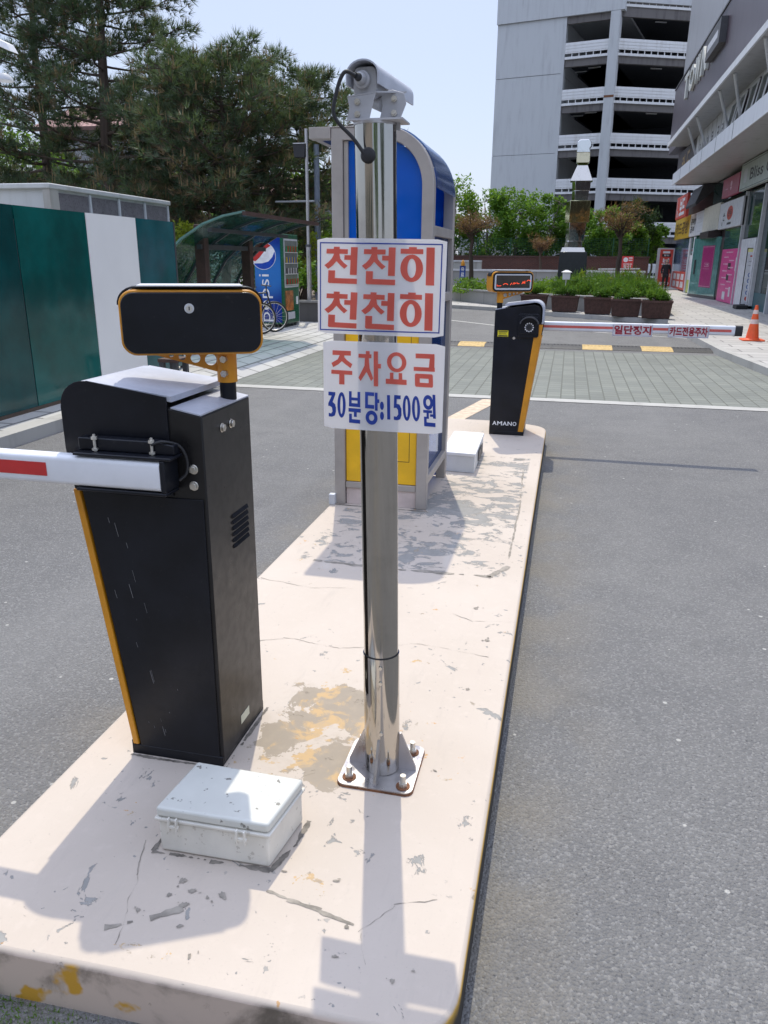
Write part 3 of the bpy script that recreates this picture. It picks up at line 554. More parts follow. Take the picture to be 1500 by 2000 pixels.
def notice(label, TL, W, H, tilt, corners, glyphs, border, z_off):
    """laminated sheet; glyph boxes are given on a drawing of the notice whose corners are `corners`"""
    t = thing('paper_notice', label, 'notice', TL)
    a = R(tilt); fr = frame(TL, (math.cos(a), 0, -math.sin(a)), (math.sin(a), 0, math.cos(a)))
    bow = lambda x: .0035*(1-((x-W*.5)/(W*.5))**2)
    f2 = lambda x, y, z=0: fr(x, y, z+bow(x))
    m = MB(); N = 14; out = rrect(0, W, -H, 0, .008, 4)
    V = []; F = []
    for k in range(N+1):
        x = W*k/N; c = .0 if 0 < k < N else .005
        V += [f2(x, -c, .0004), f2(x, -H+c, .0004), f2(x, -c, -.0004), f2(x, -H+c, -.0004)]
    for k in range(N):
        i = 4*k; F += [(i+4, i, i+1, i+5), (i+2, i+6, i+7, i+3), (i, i+4, i+6, i+2), (i+5, i+1, i+3, i+7)]
    F += [(0, 2, 3, 1), (4*N, 4*N+1, 4*N+3, 4*N+2)]
    m.add(V, F); m.build('sheet', PAPER, t)
    (tlx, tly), (trx, try_), (blx, bly), (brx, bry) = corners
    def S(x, y):
        yt = tly+(try_-tly)*(x-tlx)/(trx-tlx); yb = bly+(bry-bly)*(x-blx)/(brx-blx); v = (y-yt)/(yb-yt)
        xl = tlx+(blx-tlx)*v; xr = trx+(brx-trx)*v; return ((x-xl)/(xr-xl)*W, -v*H)
    mats = [INKR, INKB, INKE]; m = MB()
    if border:
        o = [S(*p) for p in border]; cx = sum(p[0] for p in o)/4; cy = sum(p[1] for p in o)/4; d = .0028
        q = [(x+(d if x < cx else -d), y+(d if y < cy else -d)) for x, y in o]
        for i in range(4):       # strips split along x so that they follow the bow
            j = (i+1) % 4; K = 12
            A = [(o[i][0]+(o[j][0]-o[i][0])*k/K, o[i][1]+(o[j][1]-o[i][1])*k/K) for k in range(K+1)]; B = [(q[i][0]+(q[j][0]-q[i][0])*k/K, q[i][1]+(q[j][1]-q[i][1])*k/K) for k in range(K+1)]
            m.add([f2(x, y, .0012) for x, y in A+B], [(k, k+1, K+2+k, K+1+k) for k in range(K)], 1)
    for ch, x0, y0, x1, y1, mi in glyphs:
        def mp(p): return S(x0+p[0]*(x1-x0), y0+p[1]*(y1-y0))
        for i, p in enumerate(G[ch]):
            z = .0014+.00012*i
            if len(p) == 2 and isinstance(p[0], list):
                o, q = [mp(e) for e in p[0]], [mp(e) for e in p[1]]; n = len(o)
                m.add([f2(x, y, z) for x, y in o+q], [(j, (j+1) % n, n+(j+1) % n, n+j) for j in range(n)], mi)
            else:
                o = [mp(e) for e in p]; m.add([f2(x, y, z) for x, y in o], [tuple(range(len(o)))], mi)
    m.build('lettering', mats, t, smooth=0)
    return t
notice('white notice with blue border and large red lettering, the upper one on the steel pole', (-.612, 1.9135, 1.692), .322, .228, .6,
       [(90, 65), (1335, 58), (148, 985), (1313, 965)],
       [('천', 172, 145, 500, 490, 0), ('천', 538, 140, 862, 487, 0), ('히', 905, 132, 1225, 478, 0), ('천', 195, 570, 515, 920, 0), ('천', 550, 562, 865, 915, 0), ('히', 912, 550, 1218, 903, 0)],
       [(120, 105), (1295, 98), (1278, 925), (165, 955)], 0)
notice('white parking fee notice with red and blue lettering, the lower one on the steel pole', (-.601, 1.913, 1.446), .314, .226, .2,
       [(155, 1060), (1322, 1060), (175, 1912), (1272, 1868)],
       [('주', 240, 1150, 445, 1470, 0), ('차', 505, 1143, 720, 1465, 0), ('요', 765, 1143, 960, 1435, 0), ('금', 1027, 1147, 1222, 1445, 0),
        ('3', 213, 1550, 288, 1795, 1), ('0', 302, 1545, 382, 1795, 1), ('분', 410, 1530, 527, 1835, 1), ('당', 568, 1525, 690, 1835, 1), (':', 708, 1600, 745, 1780, 1), ('1', 775, 1540, 803, 1770, 1),
        ('5', 835, 1535, 908, 1770, 1), ('0', 920, 1530, 993, 1768, 1), ('0', 1005, 1530, 1080, 1765, 1), ('원', 1108, 1508, 1222, 1802, 1)], None, 0)

# ------------------------------------------------------------------ grey plastic junction box
jb = thing('junction_box', 'grey plastic box with latched lid in front of the near barrier', 'junction box', (-.79, 1.6, ZI))
def qbox(mb, P, z0, z1, mi=0): mb.prism(P, z0, z1, 'xy', mi)
JP = [(-.945, 1.495), (-.640, 1.502), (-.612, 1.690), (-.925, 1.695)]
def grow(P, d):
    cx = sum(p[0] for p in P)/len(P); cy = sum(p[1] for p in P)/len(P)
    return [(x+(d if x > cx else -d), y+(d if y > cy else -d)) for x, y in P]
m = MB(); qbox(m, JP, ZI+.001, ZI+.100); m.build('box_body', ABS, jb, bevel=.008, seg=3)
m = MB(); qbox(m, grow(JP, .007), ZI+.1005, ZI+.110); m.build('rim', ABS, jb, bevel=.003)
m = MB(); qbox(m, grow(JP, .003), ZI+.1105, ZI+.140); m.build('lid', simple('grey_plastic_lid', (.60, .60, .55), .4, var=.06, scale=4, fleck=.9, fcol=(.16, .15, .13), fth=.635), jb, bevel=.008, seg=3)
for u in (.16, .78):
    x = JP[0][0]+(JP[1][0]-JP[0][0])*u; y = 1.4865; m = MB()
    for k in (-.013, .008): m.bb(x+k, x+k+.005, y-.009, y+.002, ZI+.080, ZI+.121)
    m.bb(x-.016, x+.016, y-.007, y+.001, ZI+.089, ZI+.098); m.build('latch', ABS, jb, bevel=.0015)

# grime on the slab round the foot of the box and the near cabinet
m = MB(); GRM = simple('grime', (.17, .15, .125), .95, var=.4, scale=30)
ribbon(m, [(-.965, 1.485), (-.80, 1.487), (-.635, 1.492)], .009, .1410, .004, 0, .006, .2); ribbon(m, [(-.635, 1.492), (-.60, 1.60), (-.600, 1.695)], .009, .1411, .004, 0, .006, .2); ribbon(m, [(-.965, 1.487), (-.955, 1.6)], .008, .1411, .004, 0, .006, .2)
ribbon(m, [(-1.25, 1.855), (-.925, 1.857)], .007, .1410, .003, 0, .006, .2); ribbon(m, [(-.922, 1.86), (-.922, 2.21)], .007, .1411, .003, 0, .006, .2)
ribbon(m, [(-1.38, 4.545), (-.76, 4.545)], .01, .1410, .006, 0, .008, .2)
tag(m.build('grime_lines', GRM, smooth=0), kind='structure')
# ------------------------------------------------------------------ pay booth on the island
BLUE = glass('blue_acrylic', (.08, .45, 1.0), (.006, .17, .72), .66, .12, .01); BLUEC = glass('pale_blue_curved_sheet', (.45, .6, .85), (.12, .18, .32), .5, .1)
YEL = simple('yellow_panel', (.85, .48, .012), .35, var=.08); FRAME = simple('taupe_aluminium', (.40, .365, .335), .42, metal=.2, var=.08)
bt = thing('pay_booth', 'arched pay booth with blue panes and yellow lower panels behind the steel pole', 'booth', (-1.07, 5.2, ZI))
def hoop(y0, y1, overhang):
    outer = [(-1.372, 2.345)]+arc(-1.06, 2.035, .283, .31, 90, 0, 14)+[(-.777, ZI+.001), (-.845, ZI+.001)]
    inner = arc(-1.06, 2.035, .215, .245, 0, 90, 14)+[(-1.305, 2.28), (-1.305, ZI+.001), (-1.372, ZI+.001)]
    mm = MB(); mm.prism(outer+inner, y0, y1); return mm.build('frame_hoop', FRAME, bt, bevel=.004)
hoop(4.57, 4.64, 0); hoop(5.36, 5.43, 0)
m = MB(); m.prism([(-1.50, 2.29), (-1.374, 2.29), (-1.374, 2.345), (-1.06, 2.3475), (-1.06, 2.35), (-1.50, 2.35)], 4.566, 4.644); m.prism([(-1.50, 2.29), (-1.374, 2.29), (-1.374, 2.345), (-1.50, 2.35)], 5.356, 5.434); m.bb(-1.50, -1.46, 4.6441, 5.3559, 2.295, 2.345); m.build('eave_beam', FRAME, bt, bevel=.003)
m = MB(); m.prism([(-1.46, 2.343), (-1.46, 2.351)]+[(x, z+.003) for x, z in arc(-1.06, 2.035, .29, .317, 90, 0, 14)]+arc(-1.06, 2.035, .284, .311, 0, 90, 14), 4.645, 5.355); m.build('roof_sheet', BLUEC, bt)
for z in (ZI+.15, 1.39, 1.78): m = MB(); m.bb(-.835, -.78, 4.642, 5.358, z, z+.055); m.build('side_rail', FRAME, bt, bevel=.003)
m = MB(); m.bb(-1.303, -.847, 4.58, 4.63, 1.40, 1.445); m.bb(-1.303, -.847, 4.58, 4.63, ZI+.11, ZI+.15); m.build('cross_rail', FRAME, bt, bevel=.003)
m = MB(); m.prism([(-1.302, 1.446), (-.846, 1.446), (-.846, 2.03)]+arc(-1.06, 2.035, .212, .242, 0, 90, 12)+[(-1.302, 2.277)], 4.60, 4.606); m.build('blue_pane', BLUE, bt)
m = MB(); m.prism([(-1.302, ZI+.01), (-.846, ZI+.01), (-.846, 2.03)]+arc(-1.06, 2.035, .212, .242, 0, 90, 12)+[(-1.302, 2.277)], 5.39, 5.396); m.build('back_pane', BLUE, bt)
m = MB(); m.bb(-1.301, -1.277, 4.585, 4.625, 1.446, 2.277); m.build('pane_trim', FRAME, bt)
for a, b in ((-1.302, -1.205), (-1.195, -.847)):
    m = MB(); m.bb(a, b, 4.590, 4.606, ZI+.152, 1.398); pn = m.build('yellow_panel', YEL, bt, bevel=.004)
    if b > -1: m = MB(); m.flat(FACE_S(a, 4.5895, 0), [rect(.04, ZI+.30, .043, 1.30), rect(.30, ZI+.30, .303, 1.30), rect(.04, ZI+.30, .303, ZI+.303)], 0); m.build('panel_seam', RUBBER, pn, smooth=0)
m = MB(); m.bb(-1.300, -.848, 4.590, 4.63, ZI+.001, ZI+.109); m.build('base_board', simple('pink_concrete', (.60, .50, .46), .8), bt)
m = MB(); m.bb(-.812, -.806, 4.642, 5.358, ZI+.206, 1.389); m.build('side_panel', glass('blue_grey_glass', (.25, .42, .8), (.03, .09, .26), .6, .06), bt)
m = MB(); m.bb(-.812, -.806, 4.642, 5.358, 1.446, 1.779); m.build('side_glass', glass('smoky_blue_glass', (.4, .5, .8), (.05, .09, .2), .45, .05), bt)
m = MB(); m.bb(-1.345, -1.339, 4.642, 5.358, ZI+.01, 2.28); m.build('side_wall', BLUE, bt)
m = MB(); m.bb(-1.25, -.93, 4.9, 5.25, ZI+.001, 1.55); m.build('pay_machine', simple('yellow_machine', (.5, .28, .02), .4), bt, bevel=.01)
m = MB(); m.tube([(-1.30, 4.62, 2.352), (-1.28, 4.63, 2.366), (-1.18, 4.66, 2.376)], .006, 6); m.build('roof_cable', RUBBER, bt)
m = MB(); m.bb(-1.405, -1.365, 4.535, 4.575, ZI, ZI+.07); m.build('anchor_block', LGREY, bt, bevel=.004)
wb = thing('control_box', 'low white metal box on the island behind the arched booth', 'box', (-.7, 5.9, ZI))
BX = [(-.83, 5.56), (-.585, 5.54), (-.60, 6.28), (-.84, 6.30)]
m = MB(); qbox(m, BX, ZI+.001, ZI+.125); m.build('box_body', WBOX, wb, bevel=.003)
m = MB(); qbox(m, grow(BX, .006), ZI+.1255, ZI+.15); m.build('lid', WHITE, wb, bevel=.004)
m = MB(); m.bb(-.586, -.582, 5.80, 6.1, ZI+.03, ZI+.11); m.build('vent_panel', DKGREY, wb)

# ================================================================== foliage helpers
def raw_mesh(name, V, k, mats, parent, mi=None):
    """V: (n, k, 3) array of loose k-gons in world coordinates"""
    n = len(V); o0 = org(parent) if parent else Vector((0, 0, 0))
    me = bpy.data.meshes.new(name); me.vertices.add(n*k); me.loops.add(n*k); me.polygons.add(n)
    me.vertices.foreach_set('co', (V.reshape(-1, 3)-np.array(o0)).astype(np.float32).ravel())
    me.loops.foreach_set('vertex_index', np.arange(n*k, dtype=np.int32)); me.polygons.foreach_set('loop_start', np.arange(0, n*k, k, dtype=np.int32))
    me.update(calc_edges=True)
    return finish(name, me, mats, mi if mi is not None else [], parent, o0, 0)
nr = np.random.default_rng(11)
def unit(n):
    v = nr.normal(size=(n, 3)); return v/np.linalg.norm(v, axis=1, keepdims=True)
def leaves(P, size, ar=.5, up=.3):
    """rhombic leaves at the points P"""
    n = len(P); d = unit(n); d[:, 2] = d[:, 2]*.7-.1; d /= np.linalg.norm(d, axis=1, keepdims=True)
    nn = unit(n); nn[:, 2] += up*2; q = np.cross(d, nn); q /= np.linalg.norm(q, axis=1, keepdims=True)+1e-9
    s = size*nr.uniform(.6, 1.3, (n, 1)); d *= s; q *= s*ar*.5
    return np.stack([P, P+d*.45+q, P+d, P+d*.45-q], 1)
def blob_points(cs, rs, n):
    i = nr.integers(0, len(cs), n); r = nr.uniform(.15, 1, (n, 1))**.5
    return cs[i]+unit(n)*rs[i][:, None]*r*np.array([1, 1, .75])
BARK = m_streak('bark', (.085, .062, .048), (.04, .032, .027), .95); BARKL = m_streak('pale_bark', (.15, .125, .10), (.08, .065, .05), .95)
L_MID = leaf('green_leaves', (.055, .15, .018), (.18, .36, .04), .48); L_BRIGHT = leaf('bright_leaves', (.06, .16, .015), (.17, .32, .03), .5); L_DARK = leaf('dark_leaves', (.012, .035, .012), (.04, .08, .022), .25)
L_YEL = leaf('yellow_green_leaves', (.14, .20, .015), (.34, .38, .03), .45); L_JUN = leaf('juniper_leaves', (.04, .12, .015), (.14, .30, .035), .4); L_DEAD = leaf('dead_needles', (.20, .085, .035), (.36, .18, .09), .25)
NEED = leaf('pine_needles', (.030, .058, .034), (.105, .150, .090), .3, .5, .35); NEEDB = leaf('brown_needles', (.10, .068, .042), (.23, .155, .095), .25)
CANDLE = simple('pine_candle', (.22, .15, .07), .8)
def limb_path(a, b, sag, n=6, wob=.12):
    a, b = Vector(a), Vector(b); L = (b-a).length
    return [a.lerp(b, k/n)+Vector((rnd.uniform(-wob, wob)*L*.25, rnd.uniform(-wob, wob)*L*.25, sag*math.sin(math.pi*k/n)*L))*(1 if 0 < k < n else 0) for k in range(n+1)]
def broadleaf(name, label, cat, loc, h, trunk_h, rad, mat, n=6000, size=.16, nb=34, bark=BARKL, group=None, forks=4, tr=.09, ztop=None):
    t = thing(name, label, cat, loc, group); L = Vector(loc); tp = L+Vector((rnd.uniform(-.15, .15), rnd.uniform(-.15, .15), trunk_h))
    m = MB(); m.tube(limb_path(L, tp, 0, 5, .2), [tr*1.3, tr*1.05, tr, tr*.95, tr*.9, tr*.85], 8)
    cz = (trunk_h*.8+h)/2; rz = (h-trunk_h*.8)/2; cs, rs = [], []
    for k in range(nb):
        d = unit(1)[0]; r = rnd.uniform(.35, 1)**.6; c = np.array([L.x+d[0]*rad*r, L.y+d[1]*rad*r, L.z+cz+d[2]*rz*r*.9]); cs.append(c); rs.append(rnd.uniform(.22, .42)*min(rad, rz))
    fk = []
    for k in range(forks):
        a = 6.283*k/forks+rnd.uniform(-.4, .4); e = L+Vector((math.cos(a)*rad*.4, math.sin(a)*rad*.4, cz+rnd.uniform(-.2, .5)*rz)); fk.append(e); m.tube(limb_path(tp, e, .05, 5), [tr*.7, tr*.55, tr*.45, tr*.38, tr*.3, tr*.25], 6)
    for c in cs:
        f = min(fk, key=lambda q: (q-Vector(c)).length); m.tube(limb_path(f, c, .05, 4), [tr*.25, tr*.2, tr*.15, tr*.1, tr*.05], 5)
    m.build('trunk', bark, t)
    P = blob_points(np.array(cs), np.array(rs), n); raw_mesh('crown', leaves(P, size), 4, mat, t); return t
def shrub(name, label, cat, loc, rx, ry, h, mat, n=1500, size=.07, nb=16, group=None, base=0., spiky=0):
    t = thing(name, label, cat, loc, group); cs = []; rs = []; m = MB()
    for k in range(nb):
        a = rnd.uniform(0, 6.283); r = rnd.random()**.5*.85; c = np.array([loc[0]+math.cos(a)*rx*r, loc[1]+math.sin(a)*ry*r, loc[2]+base+(h-base)*rnd.uniform(.3, .88)*(1-.35*r*r)]); cs.append(c); rs.append(rnd.uniform(.2, .36)*min(max(rx, ry), h*1.2))
        m.tube(limb_path((loc[0]+rnd.uniform(-.1, .1)*rx, loc[1]+rnd.uniform(-.1, .1)*ry, loc[2]), c, .02, 3), [.018, .014, .01, .005], 5)
    m.build('stems', BARK, t); P = blob_points(np.array(cs), np.array(rs), n); P[:, 2] = np.maximum(P[:, 2], loc[2]+.02)
    V = leaves(P, size, .45, 0)
    if spiky:
        k = n//8; Q = blob_points(np.array(cs), np.array(rs)*1.15, k); d = unit(k)*.5+np.array([0, 0, .8]); d *= size*3; q = unit(k)*size*.14
        V = np.concatenate([V, np.stack([Q-q, Q+q, Q+d+q*.3, Q+d-q*.3], 1)])
    raw_mesh('foliage', V, 4, mat, t); return t
def pine(label, loc, h, z0, spread, nl, lean=(0, 0), group=None, brown=.18, tl=.26, tr=.16, density=1., flat=.62):
    t = thing('pine_tree', label, 'tree', loc, group); L = Vector(loc); m = MB()
    path = [L+Vector((lean[0]*(k/8)**1.3+rnd.uniform(-.08, .08), lean[1]*(k/8)+rnd.uniform(-.08, .08), h*.97*k/8)) for k in range(9)]
    path[0] = L.copy(); m.tube(path, [tr*1.15-tr*.95*k/8 for k in range(9)], 8)
    tips = []; dirs = []; kind = []; cand = []
    for k in range(nl):
        f = k/(nl-1); z = z0+(h*.95-z0)*f; s = min(7.999, z/(h*.97)*8); i = int(s); a = path[i].lerp(path[i+1], s-i)
        ang = k*2.399+rnd.uniform(-.4, .4); ln = spread*(1-f)**flat*rnd.uniform(.65, 1.12)+.35
        e = a+Vector((math.cos(ang)*ln, math.sin(ang)*ln, ln*(rnd.uniform(-.12, .22)+.35*f)))
        lp = limb_path(a, e, -.05, 6, .15); r0 = .045*(1-f)+.02; m.tube(lp, [r0*(1-.13*j) for j in range(7)], 6)
        for j in range(2, 7):
            for q in range(rnd.randint(2, 4)):
                b = lp[j]; d = Vector((math.cos(ang+rnd.uniform(-1.3, 1.3)), math.sin(ang+rnd.uniform(-1.3, 1.3)), rnd.uniform(-.1, .55))); l2 = ln*rnd.uniform(.12, .34)*(1.15-.1*j)+.15
                tp = b+d*l2; m.tube([b, b.lerp(tp, .5)+Vector((0, 0, -.03)), tp], [.012, .009, .006], 4)
                nt = int((3+l2*7)*density)
                for u in range(nt):
                    w_ = rnd.uniform(.25, 1.05); jit = Vector((rnd.gauss(0, .13), rnd.gauss(0, .13), rnd.gauss(0, .09))); tips.append(b.lerp(tp, w_)+jit); dirs.append((d.normalized()*.7+jit*3+Vector((0, 0, .45))).normalized()); kind.append(1 if rnd.random() < brown*(1.6-1.4*f) else 0)
                if rnd.random() < .35: cand.append(tp)
    m.build('trunk', BARK, t)
    T = np.array(tips); Dd = np.array(dirs); K = 11; n = len(T)
    d = np.repeat(Dd, K, 0)+unit(n*K)*.75; d /= np.linalg.norm(d, axis=1, keepdims=True); b = np.repeat(T, K, 0); ln = tl*nr.uniform(.6, 1.15, (n*K, 1)); q = np.cross(d, unit(n*K)); q /= np.linalg.norm(q, axis=1, keepdims=True)+1e-9; q *= .0085*(tl/.26)
    raw_mesh('crown', np.stack([b-q, b+q, b+d*ln], 1), 3, [NEED, NEEDB], t, np.repeat(np.array(kind), K))
    if cand:
        c = MB()
        for p in cand:
            for u in range(rnd.randint(1, 3)): x = p+Vector((rnd.uniform(-.1, .1), rnd.uniform(-.1, .1), .02)); c.tube([x, x+Vector((rnd.uniform(-.02, .02), rnd.uniform(-.02, .02), rnd.uniform(.12, .30)))], [.012, .006], 4)
        tag(c.build('shoots', CANDLE, t), kind='stuff')
    return t

# ================================================================== far side: bed, walls, trees
slab('planting_soil', [(-4.7, 32.9), (-2.6, 29.75), (-1.85, 28.65), (-.4, 27.6), (1.25, 26.4), (2.35, 25.3), (2.85, 25.7), (3.5, 40), (-4.9, 42)], .1, .50, simple('dark_soil', (.06, .045, .03), .95, var=.4))
bw = [(-5.1, 40), (-4.9, 32.7), (-2.7, 29.4), (-1.95, 28.35), (-.5, 27.3), (1.15, 26.1), (2.35, 24.95), (3.05, 25.5), (3.7, 40)]
t = thing('bed_wall', 'low granite kerb wall round the planting bed with weeds', 'wall', (-2.5, 24.2, .12))
for i in range(len(bw)-1):
    a, b = Vector(bw[i]), Vector(bw[i+1]); d = (b-a).normalized(); q = Vector((-d.y, d.x))*.18
    m = MB(); m.prism([a, b, b+q, a+q], .12, .56, 'xy'); m.prism([a-q*.2, b-q*.2, b+q*1.1, a+q*1.1], .5605, .62, 'xy'); m.build('wall_length', GRANITE, t, smooth=0, bevel=.01)
# weeds
n = 12000; P = np.stack([nr.uniform(-4.6, .6, n), nr.uniform(27.8, 36, n), np.full(n, .5)], 1); P = P[P[:, 1] > 27.3-.98*(P[:, 0]+.5)-.25*np.maximum(-2.6-P[:, 0], 0)+.45]; P[:, 2] += nr.random(len(P))**1.6*.55*(.6+.4*np.sin(P[:, 0]*3+P[:, 1]))
tag(raw_mesh('weeds', leaves(P, .15, .4, .2), 4, L_BRIGHT, None), 'yellow-green weeds filling the granite planting bed', 'weeds', kind='stuff')
JG = 'juniper bushes massed in the planting bed'
for i, (x, y, rx, h, lb) in enumerate([(.2, 28.4, .85, .66, 'dark green bush in the bed beside the small white lantern'), (1.4, 27.8, .95, .64, 'spreading green bush in the bed behind the middle wooden planters'), (2.1, 27.8, .65, .56, 'green bush in the bed behind the two planters nearest the shops'), (2.55, 30.2, .6, .55, 'low bush at the bed end nearest the shops'), (2.0, 31, 1.2, .82, 'broad bush at the foot of the withered tree by the red banner'), (.6, 31, 1.1, .82, 'bush at the foot of the black sculpture pedestal')]):
    shrub('juniper_bush', lb, 'bush', (x, y, .5), rx, .8, h, L_JUN, 3400, .085, 24, JG, 0, 1)
for i in range(9):
    x = rnd.uniform(.2, 2.3); y = rnd.uniform(29, 31.5); shrub('yellow_flower', 'yellow-topped flowering weed among the bushes of the bed', 'plant', (x, y, .5), .22, .2, rnd.uniform(.85, 1.02), L_YEL, 130, .09, 5, 'yellow-topped weeds in the bed')
PLB = simple('planter_wood', (.085, .04, .03), .6, var=.25, scale=14)
spots = [(-1.1, 26.75, 'wooden trough planter mostly hidden behind the display post'), (-.10, 26.1, 'wooden trough planter directly beside the far black barrier cabinet'), (.90, 25.35, 'middle wooden trough planter of the row, a gap on its left'), (1.66, 24.4, 'wooden trough planter second from the shop side'), (2.46, 23.85, 'wooden trough planter at the end of the row nearest the shops')]
def planter(label):
    t = thing('trough_planter', label, 'planter', (0, 0, 0), 'brown wooden trough planters in a row')
    m = MB(); m.box((0, 0, .25), (.72, .44, .46), 0, 0, -.12, -.12); m.build('box', PLB, t)
    m = MB()
    for k in range(13):
        u = -.345+.69*k/12
        for s in (-1, 1): m.add([(u-.017, s*.222, .03), (u+.017, s*.222, .03), ((u+.017)*1.12, s*.252, .45), ((u-.017)*1.12, s*.252, .45), (u-.017, s*.236, .03), (u+.017, s*.236, .03), ((u+.017)*1.12, s*.266, .45), ((u-.017)*1.12, s*.266, .45)], [(4, 5, 6, 7), (0, 4, 7, 3), (5, 1, 2, 6), (0, 1, 5, 4), (3, 7, 6, 2)])
    for k in range(7):
        u = -.19+.38*k/6
        for s in (-1, 1): m.add([(s*.362, u-.02, .03), (s*.362, u+.02, .03), (s*.405, (u+.02)*1.12, .45), (s*.405, (u-.02)*1.12, .45), (s*.376, u-.02, .03), (s*.376, u+.02, .03), (s*.419, (u+.02)*1.12, .45), (s*.419, (u-.02)*1.12, .45)], [(4, 5, 6, 7), (0, 4, 7, 3), (5, 1, 2, 6), (0, 1, 5, 4), (3, 7, 6, 2)])
    m.build('slats', PLB, t, smooth=0)
    m = MB()
    for a in ((-.435, .435, -.285, -.245), (-.435, .435, .245, .285), (-.435, -.395, -.245, .245), (.395, .435, -.245, .245)): m.bb(*a, .452, .51)
    m.build('rim', PLB, t, smooth=0)
    m = MB(); m.bb(-.39, .39, -.24, .24, .40, .452); m.build('soil', simple('dark_soil', (.06, .045, .03), .95), t)
    for x in (-.28, .28): m = MB(); m.bb(x-.05, x+.05, -.18, .18, 0, .022); m.build('foot', LGREY, t)
    return t
pl0 = None
for i, (x, y, lb) in enumerate(spots):
    if pl0 is None: pl0 = planter(lb); pl0.location = (x, y, .12); pl0.rotation_euler = (0, 0, -.08)
    else: dup(pl0, (x, y, .12), -.08, None, lb)
    shrub('planted_juniper', ['reddish green juniper in the planter behind the display post', 'light green juniper in the planter beside the far cabinet', 'bushy juniper in the middle planter of the row', 'juniper with brown twigs in the planter second from the shops', 'dark green juniper in the planter nearest the shops'][i], 'bush', (x, y, .60), .35, .22, .31, [L_MID, L_JUN, L_JUN, L_JUN, L_MID][i], 2000, .065, 16, 'junipers growing in the wooden planters', 0, 1)
# small white garden lantern
t = thing('garden_lantern', 'small white garden lantern standing among the bushes', 'lantern', (-.13, 27.9, .5))
m = MB(); m.cyl((-.13, 27.9, .5), (-.13, 27.9, 1.08), .025, n=10); m.build('post', WHITE, t); m = MB(); m.box((-.13, 27.9, 1.20), (.24, .24, .24), 0, 0, -.1, -.1); m.build('lamp_box', WHITE, t, bevel=.01)
m = MB(); m.box((-.13, 27.9, 1.355), (.36, .36, .07), 0, 0, .75, .75); m.build('cap', LGREY, t)

# sculpture
t = thing('steel_sculpture', 'stacked mirror steel sculpture on a black stone pedestal', 'sculpture', (.1, 36, .5)); sx, sy = .11, 36
m = MB(); m.box((.05, sy, 1.25), (1.24, 1.2, 1.62), 0, 0, .08, .08); m.build('pedestal', simple('polished_black_granite', (.018, .022, .028), .18), t, bevel=.01)
m = MB(); m.box((.02, sy, 2.15), (1.02, 1.0, .18), 0, 0, .12, .12); m.build('plinth', STEEL, t)
def blk(nm, z0, z1, w0, w1, x=sx, mat=CHROME, d=None, rz=.25): mm = MB(); mm.box((x, sy, (z0+z1)/2), (w0, d or w0*.85, z1-z0), 0, rz, 1-w1/w0, 1-w1/w0); return mm.build(nm, mat, t, bevel=.012)
blk('lower_block', 2.24, 2.50, .62, .62, .02); blk('lower_drum', 2.502, 3.25, .64, .72, .06); blk('middle_block', 3.252, 4.10, .86, .86, .09, m_steel('yellow_reflection_mirror', .06, (.62, .60, .35)))  # middle block's yellow tint is a reflection put into the steel colour
blk('upper_block', 4.102, 4.50, .56, .60, .14); blk('waist', 4.502, 4.86, .62, .66, .15)
m = MB(); m.add([(.14+a*s, sy+b*s*.8, z) for s, z in ((.46, 4.862), (.18, 5.56)) for a, b in ((-1, -1), (1, -1), (1, 1), (-1, 1))], [(3, 2, 1, 0), (4, 5, 6, 7), (0, 1, 5, 4), (1, 2, 6, 5), (2, 3, 7, 6), (3, 0, 4, 7)]); m.build('flared_skirt', STEEL, t, bevel=.012)
m = MB(); m.prism(rrect(-.13, .41, 5.562, 5.95, .06), sy-.28, sy+.28); m.build('head_block', m_steel('tinted_mirror_two', .06, (.66, .58, .42)), t, bevel=.012)
m = MB(); m.prism([(-.15, 5.952), (.42, 5.952)]+arc(.30, 6.26, .13, .18, -60, 90, 8)+arc(.0, 6.26, .14, .18, 90, 180, 6)+[(-.14, 6.1)], sy-.28, sy+.28); m.build('curled_top', CHROME, t, bevel=.02)

# walls at the back
t = thing('granite_wall', 'grey granite wall behind the planting bed and sculpture', 'wall', (-1.5, 44, .12)); m = MB(); m.bb(-7.2, 3.75, 44, 44.3, .12, 1.14); m.build('wall_panels', GRANITE, t); m = MB(); m.bb(-7.2, 3.8, 43.95, 44.35, 1.1402, 1.24); m.build('coping', LGREY, t)
t = thing('pale_wall', 'plain pale rendered wall at the road side of the far trees', 'wall', (-8, 45, 0)); m = MB(); m.bb(-12, -4.9, 45.2, 45.5, 0, 1.62); m.build('wall_face', m_streak('pale_render', (.40, .40, .38), (.26, .25, .23)), t); m = MB(); m.bb(-12, -4.9, 45.15, 45.55, 1.6202, 1.7); m.build('coping', LGREY, t)
t = thing('brick_wall', 'dark red brick wall under the far trees', 'wall', (-1, 49, .12)); m = MB(); m.bb(-12, 4.35, 49, 49.25, .12, 1.9); m.build('wall_face', m_brick('red_brick', (.11, .04, .03), (.08, .03, .025), (.12, .10, .09)), t); m = MB(); m.bb(-12, 4.4, 48.96, 49.29, 1.9003, 1.99); m.build('coping', BROWN, t)
t = thing('mesh_fence', 'green wire mesh fence along the top of the brick wall', 'fence', (-1, 49.1, 1.99))
for k in range(9):
    x = -11.5+k*1.97; m = MB(); m.bb(x-.03, x+.03, 49.1, 49.16, 1.991, 3.0); m.build('post', GREENM, t)
m = MB()
for k in range(10): m.bb(-11.5, 4.3, 49.12, 49.135, 2.05+.1*k, 2.062+.1*k)
for k in range(83): x = -11.5+.19*k; m.bb(x, x+.01, 49.136, 49.142, 2.0, 2.98)
m.build('mesh', GREENM, t, smooth=0)
TG = 'green trees in a row beyond the brick wall'
